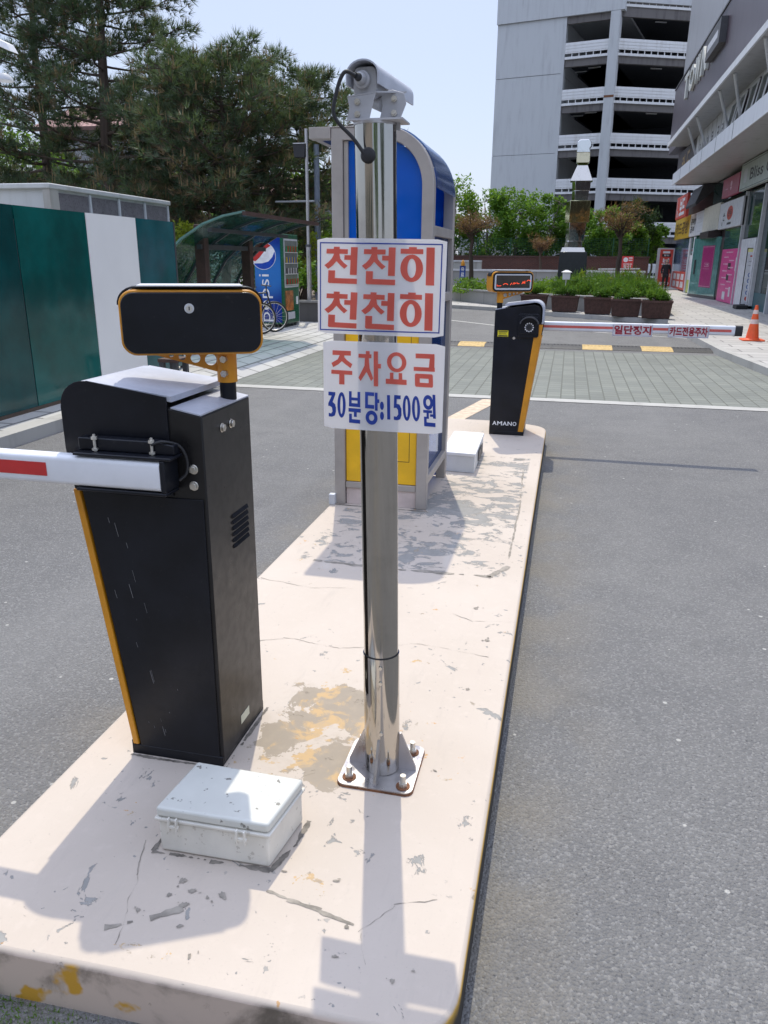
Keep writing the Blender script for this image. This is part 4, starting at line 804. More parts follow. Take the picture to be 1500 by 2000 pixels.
for i, (x, y, h, r, lb, mt) in enumerate([
    (-9.6, 51.5, 7.2, 2.0, 'tallest bright tree of the far row, next to the booth roof edge', L_BRIGHT), (-7.3, 51, 6.9, 1.7, 'tall leafy tree rising behind the first withered tree', L_BRIGHT), (-5.3, 50.8, 6.1, 1.6, 'leafy tree in front of the left garage wall edge', L_MID), (-3.4, 51, 6.0, 1.7, 'leafy tree in front of the pale garage cladding', L_MID), (-1.6, 50.8, 6.1, 1.5, 'leafy tree just before the sculpture with pale wall behind', L_MID),
    (.4, 51, 4.9, 1.4, 'leafy tree directly behind the steel sculpture', L_MID), (2.1, 50.8, 4.8, 1.3, 'leafy tree behind the second withered tree', L_MID), (3.4, 53, 4.0, 1.0, 'small loose tree between withered tree and shops', L_BRIGHT), (5.0, 55, 4.0, .9, 'smallest tree of the row, beside the red shop board', L_BRIGHT)]):
    broadleaf('leafy_tree', lb, 'tree', (x, y, .12), h, 1.9, r, mt, 5200, .2, 40, BARKL, TG, 4, .07)
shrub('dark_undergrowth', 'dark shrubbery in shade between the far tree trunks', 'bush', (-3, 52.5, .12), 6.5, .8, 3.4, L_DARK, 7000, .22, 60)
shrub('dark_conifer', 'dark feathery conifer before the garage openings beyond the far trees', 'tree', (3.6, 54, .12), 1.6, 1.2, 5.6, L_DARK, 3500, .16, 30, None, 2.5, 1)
def dead_tree(label, loc, z1, z2, rad):
    t = thing('withered_tree', label, 'tree', loc, 'withered pines in the planting bed'); L = Vector(loc); m = MB(); top = Vector((loc[0]-.08, loc[1], z1)); m.tube(limb_path(L, top, 0, 6, .1), [.12, .10, .09, .085, .075, .07, .06], 8); P = []
    for k in range(22):
        a = 2.399*k; r = rad*rnd.uniform(.4, 1); e = top+Vector((math.cos(a)*r, math.sin(a)*r, (z2-z1)*rnd.uniform(.1, 1))); lp = limb_path(top-Vector((0, 0, rnd.uniform(0, .35))), e, .1, 5, .25); m.tube(lp, [.028, .02, .016, .012, .009, .006], 5)
        for j in range(2, 6):
            for u in range(3):
                f = lp[j]+Vector((rnd.gauss(0, .16), rnd.gauss(0, .16), rnd.uniform(-.02, .22))); m.tube([lp[j], f], [.008, .004], 4); P += [f+Vector((rnd.gauss(0, .07), rnd.gauss(0, .07), rnd.gauss(0, .05))) for q in range(6)]
    m.build('trunk', BARK, t); P = np.array(P); d = unit(len(P))*.16+np.array([0, 0, .05]); q = unit(len(P))*.012; raw_mesh('crown', np.stack([P-q, P+q, P+d], 1), 3, L_DEAD, t)
dead_tree('withered flat-topped pine with bare brown twigs, in the weedy bed end', (-3.98, 33.2, .5), 2.8, 3.5, 1.0)
dead_tree('withered rust-brown pine near the red banner and shops', (1.86, 33, .5), 2.75, 3.75, .85)
dead_tree('small withered pine low beneath the far trees', (-1.7, 47.5, .12), 2.2, 3.0, .6)
# lamp-topped blue bollard sign, banner, menu board
t = thing('blue_signpost', 'narrow blue sign with white characters and an orange lamp on top', 'sign', (-5.5, 42, .12)); m = MB(); m.bb(-5.66, -5.36, 41.96, 42.04, .2, 1.42); fr = FACE_S(-5.66, 41.96, .2)
for k, ch in enumerate('유료주차'): text(m, fr, ch, .06, .95-.26*k, .18, .19, 1, .02, .004)
m.build('panel', [simple('blue_sign_paint', (.02, .06, .26), .4), WHITE], t, smooth=0); m = MB(); m.bb(-5.54, -5.48, 41.98, 42.02, .12, .2); m.build('foot', DKGREY, t); m = MB(); m.lathe([(.001, .0), (.10, 0), (.11, .06), (.08, .2), (.03, .28), (.001, .3)], (-5.51, 42, 1.42), 14); m.build('lamp', ORANGE, t)
t = thing('red_banner', 'small red banner standing behind the withered tree near the shops', 'banner', (3.2, 48, .12)); m = MB(); m.bb(2.8, 3.42, 48, 48.04, 1.25, 2.0); fr = FACE_S(2.8, 48, 1.25); m.flat(fr, [arc(.2, .55, .13, .13, 0, 360, 16)[:-1], rect(.36, .62, .56, .68), rect(.36, .5, .56, .55)], 1, .003); m.flat(fr, [rect(.08, .3, .56, .34)], 1, .004); text(m, fr, '할인', .1, .06, .42, .2, 1, .02, .004); m.build('panel', [simple('red_banner_cloth', (.62, .05, .05), .6), WHITE], t, smooth=0); m = MB(); m.bb(3.08, 3.14, 48.05, 48.1, .12, 1.95); m.build('pole', DKGREY, t)
m = MB(); m.bb(1.5, 3.6, 46.6, 47.1, .55, .62); m.bb(1.6, 1.7, 46.7, 47, .12, .55); m.bb(3.4, 3.5, 46.7, 47, .12, .55); m.prism([(1.5, 1.25), (3.7, 1.3), (3.7, 1.36), (1.5, 1.32)], 46.5, 47.1); tag(m.build('white_bench', LGREY, None, (2.5, 46.8, .12)), 'pale bench and table behind the granite wall by the red banner', 'bench')
t = thing('menu_board', 'tall red menu board with white price, standing behind the walking person', 'board', (5.4, 51.5, .12)); m = MB(); m.prism(rrect(5.02, 6.0, .2, 2.5, .05, 3), 51.5, 51.62); m.build('board_frame', LGREY, t); m = MB(); m.bb(5.18, 5.92, 51.47, 51.498, .3, 2.42); fr = FACE_S(5.18, 51.47, .3); m.flat(fr, [rect(.12, 1.7, .62, 1.86)], 2, .004); m.flat(fr, [rect(.16, 1.9, .56, 2.02)], 1, .004); text(m, fr, '할인', .22, 1.74, .3, .09, 1, .02, .006); text(m, fr, '보', .14, 1.25, .46, .36, 1, .03, .004); text(m, fr, '드', .14, .8, .46, .36, 1, .03, .004); text(m, fr, '8900', .1, .06, .56, .2, 1, .03, .004); m.build('panel', [simple('red_board', (.62, .07, .05), .5), WHITE, RUBBER], t, smooth=0)

# ================================================================== speed bump and cone
def bump_piece(mb, x0, x1, y0, mi): mb.prism([(y0, .006), (y0+.10, .03), (y0+.28, .05), (y0+.52, .052), (y0+.70, .03), (y0+.80, .006)], x0+.002, x1-.002, 'yz', mi)
BUMPY = simple('faded_yellow_rubber', (.52, .36, .14), .75, var=.2, scale=20)
sb = thing('speed_bump', 'black and faded yellow rubber speed bump across the paved lane', 'speed bump', (.4, 16.2, 0)); edges = [-3.9, -3.3, -2.7, -2.13, -1.59, -.8, -.25, .34, .92, 1.47, 2.06, 2.66, 2.95]; ys = [0, 1, 0, 1, 0, 0, 0, 1, 0, 1, 0, 0]
for i in range(12):
    a, b = edges[i], edges[i+1]; m = MB(); y0 = 15.8+.03*(a+3.9)
    bump_piece(m, a, b, y0, 0)
    for q in range(int((b-a)/.07)):
        for r_ in range(2): m.bb(a+.03+.07*q, a+.06+.07*q, y0+.31+.11*r_, y0+.36+.11*r_,   .03, .0545)
    m.build('bump_segment', BUMPY if ys[i] else RUBBER, sb, smooth=0)
CONE = simple('orange_cone_plastic', (.80, .115, .03), .45, var=.06)
t = thing('traffic_cone', 'orange traffic cone with two pale reflective bands on the pavement', 'cone', (3.79, 17.68, .12))
m = MB(); c = (3.79, 17.68, .12); m.prism([(c[0]+x, c[1]+y) for x, y in rrect(-.22, .22, -.22, .22, .05)], .122, .15, 'xy'); m.build('base', CONE, t, bevel=.006)
rr = lambda z: .135-.105*(z/.70)
m = MB(); m.lathe([(.15, .03), (rr(.05), .05), (rr(.70), .70), (rr(.70)*.9, .712), (.001, .712)], c, 32); m.build('body', CONE, t)
for z0, z1 in ((.34, .43), (.54, .62)): m = MB(); m.lathe([(rr(z0)+.0015, z0), (rr(z1)+.0015, z1)], c, 32); m.f = m.f[:-2]; m.m = m.m[:-2]; m.build('reflective_band', simple('pale_pink_band', (.70, .55, .50), .4), t)

# ================================================================== left side
TARP = simple('green_tarpaulin', (.004, .092, .080), .14, var=.35, scale=1.2); TARP2 = simple('dark_green_tarpaulin', (.003, .056, .055), .16, var=.3, scale=1.5); TARPB = simple('blue_green_tarpaulin', (.006, .090, .100), .16, var=.25, scale=1.5)
def tarp_noise(mt):
    nt = mt.node_tree; tc = nt.nodes.new('ShaderNodeTexCoord'); n = nt.nodes.new('ShaderNodeTexNoise'); n.inputs['Scale'].default_value = 1.3; n.inputs['Detail'].default_value = 1.5; b = nt.nodes.new('ShaderNodeBump'); b.inputs['Distance'].default_value = .05; b.inputs['Strength'].default_value = .6
    mp = nt.nodes.new('ShaderNodeMapping'); mp.inputs['Scale'].default_value = (1, 1.1, .45); nt.links.new(tc.outputs['Object'], mp.inputs[0]); nt.links.new(mp.outputs[0], n.inputs['Vector']); nt.links.new(n.outputs['Fac'], b.inputs['Height']); nt.links.new(b.outputs[0], nt.nodes['Principled BSDF'].inputs['Normal'])
for q in (TARP, TARP2, TARPB): tarp_noise(q)
t = thing('screen_wall', 'enclosure wall clad in dark green tarpaulin with one white panel', 'wall', (-5.4, 7.5, .12))
fx = lambda y: -5.31-.028*(y-6.3)
def wp(y0, y1, mt, nm='panel', d=0, z0=.16, z1=2.125):
    mm = MB(); mm.prism([(fx(y0)+d, y0), (fx(y1)+d, y1), (fx(y1)-.05, y1), (fx(y0)-.05, y0)], z0, z1, 'xy'); return mm.build(nm, mt, t, smooth=0)
wp(3.5, 6.98, TARP2); wp(7.0, 8.245, TARP); wp(8.25, 9.37, simple('white_sheet_panel', (.90, .88, .84), .35, var=.03, scale=1.), d=.004); wp(9.375, 10.42, TARPB)
wp(6.98, 7.0, DKGREY, 'joint_post', -.01, .12, 2.0); wp(10.42, 10.46, DKGREY, 'end_post', .004, .12, 2.12)
m = MB(); m.bb(-9, fx(10.4)-.052, 10.36, 10.42, .16, 2.11); m.build('end_panel', TARP2, t)
m = MB(); m.prism([(fx(3.5)-.002, 3.5), (fx(8.2)-.002, 8.2), (fx(8.2)-.06, 8.2), (fx(3.5)-.06, 3.5)], .10, .158, 'xy'); m.build('base_rail', simple('brown_base_rail', (.10, .07, .05), .6), t)
t = thing('bench', 'small dark bench behind the near barrier head, by the tarpaulin wall', 'bench', (-4.95, 9.2, .12)); m = MB(); m.bb(-4.98, -4.72, 8.9, 9.25, .40, .44); m.build('seat', BROWN, t)
for x, y in ((-4.94, 8.94), (-4.76, 8.94), (-4.94, 9.21), (-4.76, 9.21)): m = MB(); m.bb(x-.03, x+.03, y-.03, y+.03, .124, .3995); m.build('leg', DKGREY, t)
# white prefab booth behind the screen
t = thing('prefab_booth', 'white flat-roofed prefab booth with grey clerestory windows behind the screen wall', 'booth', (-10, 13.3, .12))
PW = m_streak('prefab_panel', (.55, .55, .53), (.36, .35, .31), .5)
m = MB(); m.bb(-13, -8.02, 11.42, 15.2, .12, 2.66); m.build('wall', PW, t); m = MB(); m.bb(-13.06, -7.96, 11.36, 15.26, 2.6605, 2.74); m.build('roof', PW, t, bevel=.015)
m = MB(); m.bb(-8.10, -7.975, 11.38, 11.6, .2, 2.66); m.build('corner_post', m_streak('stained_post', (.42, .40, .36), (.22, .16, .11), .6), t)
for k in range(4):
    y0 = 11.62+.9*k; m = MB(); m.bb(-8.019, -8.01, y0, y0+.84, 1.9, 2.62); m.build('window', simple('dusty_grey_pane', (.16, .15, .16), .3, var=.15), t); m = MB(); m.bb(-8.0195, -7.985, y0+.845, y0+.895, 1.6, 2.65); m.build('mullion', LGREY, t)

# bicycle shelter
GGL = glass('green_polycarbonate', (.58, .80, .74), (.015, .09, .075), .45, .15, .02)
t = thing('bicycle_shelter', 'arched green translucent bicycle shelter on brown posts beside the vending machine', 'shelter', (-6.2, 14, .12))
pr = [(-6.95, .30), (-6.92, .8), (-6.8, 1.25), (-6.55, 1.62), (-6.2, 1.93), (-5.8, 2.16), (-5.45, 2.28), (-5.08, 2.345)]
def off(p, d):
    out = []
    for i, q in enumerate(p):
        a = Vector(p[max(0, i-1)]); b = Vector(p[min(len(p)-1, i+1)]); n = (b-a).normalized(); out.append((q[0]-n.y*d, q[1]+n.x*d))
    return out
m = MB(); m.prism(off(pr, .03)+pr[::-1], 12.12, 12.19); m.build('end_rib', simple('pale_green_rib', (.12, .24, .20), .5), t)
for y in (13.4, 14.6, 15.75): m = MB(); m.prism(off(pr, .028)+off(pr, -.02)[::-1], y, y+.05); m.build('rib', DKGREY, t)
m = MB(); m.prism(off(pr, .022)+off(pr, .014)[::-1], 12.191, 15.75); m.build('roof_sheet', GGL, t)
m = MB(); m.bb(-5.10, -5.03, 12.10, 15.86, 2.30, 2.36); m.build('front_eave', BROWN, t)
m = MB(); m.bb(-6.25, -6.17, 12.8, 15.8, 1.80, 1.88); m.bb(-5.75, -5.68, 12.2, 15.8, 2.06, 2.12); m.build('purlin', DKGREY, t)
for y in (12.95, 14.95): m = MB(); m.bb(-6.32, -6.14, y-.09, y+.09, .12, 2.2); m.build('post', BROWN, t, bevel=.008)
def bicycle(label, loc, rz, c):
    t = thing('bicycle', label, 'bicycle', (0, 0, 0), 'bicycles parked under the shelter'); fm = simple('bike_frame_'+c[0], c[1], .35); Rw = .33
    for x in (-.52, .52):
        m = MB(); m.torus((x, 0, Rw), (0, 1, 0), Rw-.018, .018, 40, 8); w_ = m.build('wheel', RUBBER, t)
        m = MB(); m.torus((x, 0, Rw), (0, 1, 0), Rw-.042, .010, 40, 6); m.build('rim', ZINC, w_); m = MB(); m.cyl((x, -.04, Rw), (x, .04, Rw), .022, n=10)
        for k in range(16): a = 6.283*k/16; m.tube([(x, .015*(-1)**k, Rw), (x+(Rw-.045)*math.cos(a), 0, Rw+(Rw-.045)*math.sin(a))], .0022, 4)
        m.build('spokes', ZINC, w_)
    bbk, st, hd_, ht = (-.08, 0, .29), (-.22, 0, .80), (.36, 0, .84), (.40, 0, .70); m = MB()
    for a, b in ((bbk, st), (bbk, ht), (st, hd_), (bbk, (-.52, 0, Rw)), (st, (-.52, 0, Rw))): m.tube([a, b], .016, 8)
    m.tube([hd_, ht, (.52, 0, Rw)], .017, 8); m.build('frame', fm, t)
    m = MB(); m.tube([(.36, -.28, .98), (.30, -.14, 1.0), (.35, 0, .98), (.30, .14, 1.0), (.36, .28, .98)], .012, 8); m.tube([hd_, (.35, 0, .98)], .014, 8); m.build('handlebar', DKGREY, t)
    m = MB(); m.box((-.25, 0, .90), (.26, .14, .06), 0, 0, .2, .4); m.cyl((-.22, 0, .80), (-.24, 0, .88), .013, n=8); m.build('saddle', RUBBER, t, bevel=.01)
    m = MB(); m.cyl((-.08, -.06, .29), (-.08, .06, .29), .07, n=16); m.tube([(-.08, .07, .29), (.05, .07, .18)], .01, 6); m.tube([(-.08, -.07, .29), (-.2, -.07, .40)], .01, 6); m.build('crank', ZINC, t)
    t.location = loc; t.rotation_euler = (0, 0, rz); return t
bicycle('bicycle whose front wheel overlaps the blue side of the vending machine', (-6.65, 16.05, .12), R(42), ('dark', (.03, .03, .035)))
bicycle('bicycle half behind another under the arched shelter roof', (-6.75, 15.5, .12), R(38), ('red', (.20, .05, .03)))
bicycle('bicycle deepest in the shelter behind the brown front post', (-6.6, 14.2, .12), R(20), ('blue', (.03, .06, .12)))

# vending machine
t = thing('vending_machine', 'green drinks vending machine with a large round blue, white and red logo on its side', 'vending machine', (-6.78, 18.05, .12)); vx0, vx1, vy0, vy1 = -7.14, -6.43, 17.5, 18.55
VG = simple('vending_green', (.008, .10, .045), .3, var=.15)
m = MB(); m.bb(vx0, vx1, vy0, vy1, .2, 2.2); body = m.build('cabinet', VG, t, bevel=.012)
def m_vblue():
    q = NT('vending_blue'); P = q.obj(); d = q.n('VectorMath', operation='LENGTH', **{}); sh = q.n('VectorMath', operation='SUBTRACT'); q.set(sh.inputs[0], P); sh.inputs[1].default_value = (0.0, -.55, 1.25); q.set(d.inputs[0], sh.outputs[0])
    q.pr(Base_Color=q.mix(q.ramp(d.outputs['Value'], .25, .75), (.03, .17, .50), (.005, .032, .24)), Roughness=.25); return q.m
m = MB(); m.bb(vx0+.02, vx1-.06, vy0-.006, vy0-.0005, .24, 2.16); m.build('side_poster', m_vblue(), t)
fr = FACE_S(-6.90, vy0-.006, 1.72); Rr = .29
lw, lr, lb = simple('logo_white', (.8, .8, .82), .3), simple('logo_red', (.50, .03, .03), .3), simple('logo_blue', (.01, .06, .40), .3)
m = MB(); m.flat(fr, [arc(0, 0, Rr+.012, Rr+.012, 0, 360, 40)[:-1]], 0, .002)
up_ = [(Rr*math.cos(R(a)), Rr*math.sin(R(a))) for a in range(50, 205, 5)]; m.flat(fr, [up_+[(-.20, -.12), (-.10, -.04), (.0, .07), (.08, .16)]], 1, .004)
dn_ = [(Rr*math.cos(R(a)), Rr*math.sin(R(a))) for a in range(215, 385, 5)]; m.flat(fr, [dn_+[(.22, -.02), (.12, -.12), (-.03, -.16)]], 2, .004)
m.build('logo', [lw, lr, lb], t, smooth=0)
m = MB(); frt = frame((-6.70, vy0-.006, .26), (0, 0, 1), (-1, 0, 0)); text(m, frt, 'pepsi', 0, 0, 1.06, .32, 0, -.004, .003); m.build('side_lettering', lw, t, smooth=0)
fw_ = frame((vx1, vy0, 0), (0, 1, 0), (0, 0, 1))
m = MB(); m.bb(vx1-.0005, vx1+.012, vy0+.06, vy1-.06, 1.02, 2.10); m.build('window_frame', LGREY, t, bevel=.004); m = MB(); m.bb(vx1+.012, vx1+.014, vy0+.10, vy1-.10, 1.06, 2.06); win = m.build('window', simple('display_backing', (.20, .22, .20), .15), t)
for r_ in range(4):
    z = 1.10+.24*r_; m = MB(); m.bb(vx1+.0145, vx1+.03, vy0+.11, vy1-.11, z-.025, z-.01); m.build('shelf', WHITE, win)
    for k in range(9):
        m = MB(); y = vy0+.17+.088*k; m.cyl((vx1+.036, y, z-.009), (vx1+.036, y, z+.12), .018, n=10); m.build('can', simple('can_%d' % ((k*3+r_*5) % 6), [(.5, .05, .04), (.05, .12, .4), (.6, .6, .58), (.06, .3, .12), (.55, .4, .05), (.12, .1, .1)][(k*3+r_*5) % 6], .3, .3), win)
m = MB(); m.bb(vx1-.0005, vx1+.010, vy0+.10, vy0+.62, .50, .95); m.build('picture_panel', simple('orange_picture', (.45, .15, .04), .3, var=.6, scale=5), t); m = MB(); m.bb(vx1-.0005, vx1+.03, vy0+.10, vy0+.66, .30, .46); m.build('delivery_flap', LGREY, t, bevel=.006); m = MB(); m.bb(vx1-.0005, vx1+.012, vy1-.22, vy1-.1, .62, .80); m.build('coin_plate', WHITE, t)
for x in (vx0+.08, vx1-.08):
    for y in (vy0+.08, vy1-.08): m = MB(); m.cyl((x, y, .121), (x, y, .1995), .03, n=10); m.build('foot', DKGREY, t)
m = MB(); m.bb(vx0+.05, vx1-.02, vy1+.01, vy1+.06, .12, 1.35); tag(m.build('grey_board', LGREY, None, (-6.8, 18.6, .12)), 'thin grey board leaning along the far edge of the vending machine', 'board')
t = thing('stone_planter', 'dark stone planter with bushes beside the vending machine', 'planter', (-6, 20, .12)); m = MB(); m.bb(-8.6, -5.3, 19.5, 19.62, .12, .60); m.bb(-5.42, -5.3, 19.621, 21.2, .12, .60); m.build('wall', m_streak('dark_stone', (.075, .072, .07), (.04, .038, .035), .7), t); m = MB(); m.bb(-8.6, -5.27, 19.46, 19.66, .6003, .655); m.bb(-5.46, -5.27, 19.6605, 21.2, .6003, .655); m.build('coping', simple('mid_stone', (.22, .215, .20), .8), t); m = MB(); m.bb(-8.6, -5.425, 19.625, 21.2, .13, .55); m.build('soil', simple('dark_soil', (.06, .045, .03), .95), t)
shrub('dark_bush', 'dark bush in the stone planter right beside the vending machine', 'bush', (-7.1, 20.4, .55), .6, .5, 1.5, L_MID, 1600, .11, 20)
shrub('yellow_bush', 'yellow-green bush seen between the shelter roof and the arched booth', 'bush', (-7.25, 23.6, .14), .9, .7, 2.75, L_YEL, 2600, .12, 30)
shrub('yellow_bush', 'yellow-green bush showing past the end of the tarpaulin wall', 'bush', (-10.9, 21.2, .12), 1.0, .7, 2.95, L_YEL, 2400, .12, 30)
t = thing('lamp_post', 'slim steel post with a black box light, rising from the stone planter', 'lamp post', (-6.64, 20, .55)); m = MB(); m.cyl((-6.64, 20, .55), (-6.64, 20, 2.0), .062, n=14); m.cyl((-6.64, 20, 2.0), (-6.64, 20, 4.72), .042, n=14); m.build('pole', PLATE, t); m = MB(); m.cyl((-6.64, 20, 1.96), (-6.64, 20, 2.02), .075, n=14); m.build('collar', DKGREY, t)
m = MB(); m.box((-6.80, 20, 4.22), (.26, .22, .30), 0, 0, -.2, 0); m.build('light_box', RUBBER, t); m = MB(); m.bb(-6.95, -6.65, 19.87, 20.13, 4.372, 4.39); m.build('box_lid', LGREY, t)
t = thing('signal_post', 'grey post with a thin horizontal bar behind the slim lamp post', 'post', (-7.66, 24, .14)); m = MB(); m.cyl((-7.66, 24, .14), (-7.66, 24, 4.9), .11, .08, n=12); m.build('pole', simple('blue_grey_pole', (.18, .21, .26), .5), t); m = MB(); m.cyl((-9.0, 24, 3.33), (-7.56, 24, 3.34), .03, n=8); m.build('bar', LGREY, t)
t = thing('street_light', 'white street light head reaching in at the top corner of the pines', 'street light', (-9.7, 12, .12)); m = MB(); m.tube([(-9.9, 12, .12), (-9.9, 12, 4.6), (-9.6, 12, 4.95)], .05, 8); m.build('pole', LGREY, t); m = MB(); m.box((-9.05, 12, 4.86), (.62, .22, .10), 0, 0, .2, .2); m.v = [(x, y, z-(x+9.05)*.42) for x, y, z in m.v]; m.build('lamp_head', WHITE, t, bevel=.01); m = MB(); m.lathe([(.001, .11), (.08, .10), (.14, .04), (.15, 0), (.001, 0)], (-9.0, 12, 4.30), 16); m.cyl((-9.9, 12, 4.37), (-9.0, 12, 4.37), .02, n=8); m.build('camera_dome', LGREY, t)
# pines and trees behind
PG = 'tall pines behind the screen wall and shelter'
pine('broad dark pine standing over the bicycle shelter', (-10.9, 24.2, .14), 7.4, 1.7, 3.5, 84, (.3, 0), PG, .24, .31, density=1.05, flat=.36)
pine('tall pine with a thick trunk behind the prefab booth', (-15.6, 25.5, .14), 13.5, 2.8, 4.0, 70, (.5, 0), PG, .1, .33, .24, 1.05)
pine('tall pine nearest the frame edge behind the prefab booth', (-18.6, 26.5, .14), 13.5, 3.0, 3.7, 60, (.3, 0), PG, .14, .33, .2, 1.1)
pine('leaning pine between the broad pine and the thick-trunked pine', (-13.2, 27.5, .14), 7.6, 3.0, 2.9, 46, (-.4, 0), PG, .14, .34, .16, 1.2)
pine('slender pine whose bare lower branches reach towards the arched booth', (-9.3, 27.5, .14), 7.6, 3.0, 3.0, 44, (.3, 0), PG, .2, .28, .12, 1.0)
BG_ = 'bright deciduous trees behind the pines'
broadleaf('leafy_tree', 'bright green tree behind the slim lamp post', 'tree', (-10.6, 33, .14), 5.4, 1.2, 2.6, L_BRIGHT, 6000, .22, 40, BARK, BG_)
broadleaf('leafy_tree', 'bright green tree glimpsed low behind the pines at the frame edge', 'tree', (-27, 35, .14), 8.0, 2, 4.2, L_BRIGHT, 7000, .26, 50, BARK, BG_)
broadleaf('leafy_tree', 'green tree glimpsed between the pine trunks below the tiled roof', 'tree', (-20, 37, .14), 6.4, 2, 3.6, L_MID, 5000, .25, 40, BARK, BG_)
shrub('green_thicket', 'shaded green thicket beneath the pines behind the shelter', 'bush', (-12.2, 29, .14), 4.4, 1, 3.6, L_MID, 6500, .2, 50)
ROOF = m_tiles('pink_roof_tiles', (.42, .24, .21), (.36, .20, .18), (.14, .08, .07), .32, .32, 0, .035, .3)
def house(label, x0, x1, y0, y1, eave, ridge):
    t = thing('tiled_house', label, 'house', ((x0+x1)/2, y0, .14)); m = MB(); m.bb(x0, x1, y0, y1, .14, eave); m.build('wall', m_streak('house_render', (.30, .31, .33), (.2, .2, .21)), t)
    ym = (y0+y1)/2; m = MB(); m.prism([(y0-.5, eave-.1), (ym, ridge), (y1+.5, eave-.1), (y1+.5, eave+.001), (ym, ridge+.2), (y0-.5, eave+.1)], x0-.4, x1+.4, 'yz'); m.build('roof', ROOF, t)
    for k in range(int((x1-x0)/2.4)):
        a = x0+.8+2.4*k; m = MB(); m.bb(a-.06, a+1.26, y0-.04, y0-.001, 1.1, 2.6); f = m.build('window', LGREY, t); m = MB(); m.bb(a, a+1.2, y0-.06, y0-.041, 1.16, 2.54); m.build('pane', simple('dark_window_pane', (.04, .05, .06), .1), f)
house('house with pink tiled roof glimpsed between the tall pines', -31, -25, 44, 52, 8.7, 10.4); house('house with pink tiled roof low behind the slim lamp post', -18, -13.6, 44, 52, 4.4, 6.3)

# ================================================================== right-hand commercial building
PURP = m_streak('purple_grey_stone', (.085, .062, .075), (.035, .025, .032), .3); WPAN = m_streak('white_metal_panels', (.66, .67, .68), (.48, .48, .48), .4); SOFF = m_streak('soffit_panels', (.42, .41, .40), (.26, .25, .24), .35)
DKB = simple('dark_brown_cladding', (.045, .03, .032), .5); GLS = simple('shop_glass', (.03, .06, .06), .04, var=.3, scale=.6, spec=.8); TEAL = simple('teal_glass', (.045, .12, .115), .06, var=.2, scale=.8, spec=.7)
b = thing('commercial_building', 'purple-grey commercial building with white canopies above a row of shops', 'building', (8, 35, .12))
m = MB(); m.bb(6.32, 16, 13, 50.5, .12, 5.2); m.build('shop_wall', DKB, b)
m = MB(); m.bb(4.42, 16, 13, 41.8, 5.205, 5.62); m.build('lower_canopy', SOFF, b, bevel=.01); m = MB(); m.bb(4.38, 4.418, 13, 41.83, 5.17, 5.66); can = m.build('canopy_fascia', WPAN, b)
m = MB(); m.bb(5.05, 16, 13, 40.0, 5.625, 7.02); m.build('white_band', WPAN, b); m = MB(); m.bb(5.05, 16, 40.003, 46.5, 5.56, 7.02); br = m.build('brown_bay', DKB, b)
m = MB(); fr = FACE_W(5.05, 44.8, 5.7); text(m, fr, '카', .3, .15, 1.1, .9, 0, .02, .02); text(m, fr, '드', 1.9, .15, 1.1, .9, 0, .02, .02); m.build('gold_lettering', simple('gold_letters', (.35, .22, .06), .4), br, smooth=0)
m = MB(); m.bb(4.18, 16, 13, 43.2, 7.025, 7.14); m.build('upper_canopy', SOFF, b); m = MB(); m.bb(4.12, 4.178, 13, 43.26, 7.0, 7.2); m.build('canopy_edge', WPAN, b)
m = MB(); m.bb(4.62, 16, 13, 47.4, 7.145, 10.2); m.build('upper_wall', PURP, b); m = MB(); m.bb(4.585, 4.618, 13, 43.0, 7.145, 7.5); m.build('dark_skirting', DKB, b); m = MB(); m.bb(4.58, 4.68, 13, 47.45, 10.2005, 10.27); m.build('parapet_trim', DKGREY, b)
m = MB(); m.bb(6.2, 16, 13, 49, 10.205, 26); m.build('tower_wall', simple('blue_glass_wall', (.06, .12, .17), .08, var=.25), b); m = MB(); m.bb(5.4, 6.19, 28, 46, 11.6, 26); m.bb(5.4, 16, 46.001, 52, 10.9, 26); m.build('tower_panel', m_streak('tower_grey_panels', (.34, .35, .37), (.25, .25, .26), .4), b)
for yt, yb in ((37.2, 39.3), (34.8, 36.6), (29.9, 31.9), (27.4, 29.9), (23.5, 25.6), (18.5, 20.6)):
    m = MB(); m.tube([(4.28, yt, 7.02), (5.06, yb-.35, 5.8)], .05, 8); m.build('brace', WPAN, b)
for k, y in enumerate((31.0, 29.6, 27.9, 26.4, 24.8)):
    m = MB(); fr = frame((5.03, y+.55, 6.02), (0, -1, 0), (0, 0, 1))
    for a in (rect(0, 0, 1.0, .07), rect(0, .78, 1.0, .85), rect(0, .07, .08, .78), rect(.92, .07, 1.0, .78)):
        q = [fr(x_, y_, .005+(.14*(1-y_/.85))) for x_, y_ in a]; m.add(q+[v-Vector((.035, 0, 0)) for v in q], [(0, 1, 2, 3), (7, 6, 5, 4), (0, 4, 5, 1), (1, 5, 6, 2), (2, 6, 7, 3), (3, 7, 4, 0)])
    w_ = m.build('window', WHITE, b, smooth=0); m = MB(); q = [fr(x_, y_, .02+(.14*(1-y_/.85))) for x_, y_ in rect(.08, .07, .92, .78)]; m.add(q, [(0, 1, 2, 3)]); m.build('pane', GLS, w_, smooth=0)
    m = MB(); m.bb(5.02, 5.048, y-.5, y+.55, 6.0, 6.9); m.build('window_opening', DKB, b)
m = MB(); fr = FACE_W(5.05, 38.9, 6.0); text(m, fr, '자', 0, .1, .38, .5, 0, .01, .015); text(m, fr, '스', .8, .1, .38, .5, 0, .01, .015); text(m, fr, '마', 2.0, .1, .38, .5, 0, .01, .015); text(m, fr, '트', 3.1, .1, .38, .5, 0, .01, .015); text(m, fr, '크', 4.4, .1, .38, .5, 0, .01, .015); text(m, fr, '리', 5.4, .1, .38, .5, 0, .01, .015); m.build('wall_lettering', DKGREY, b, smooth=0)
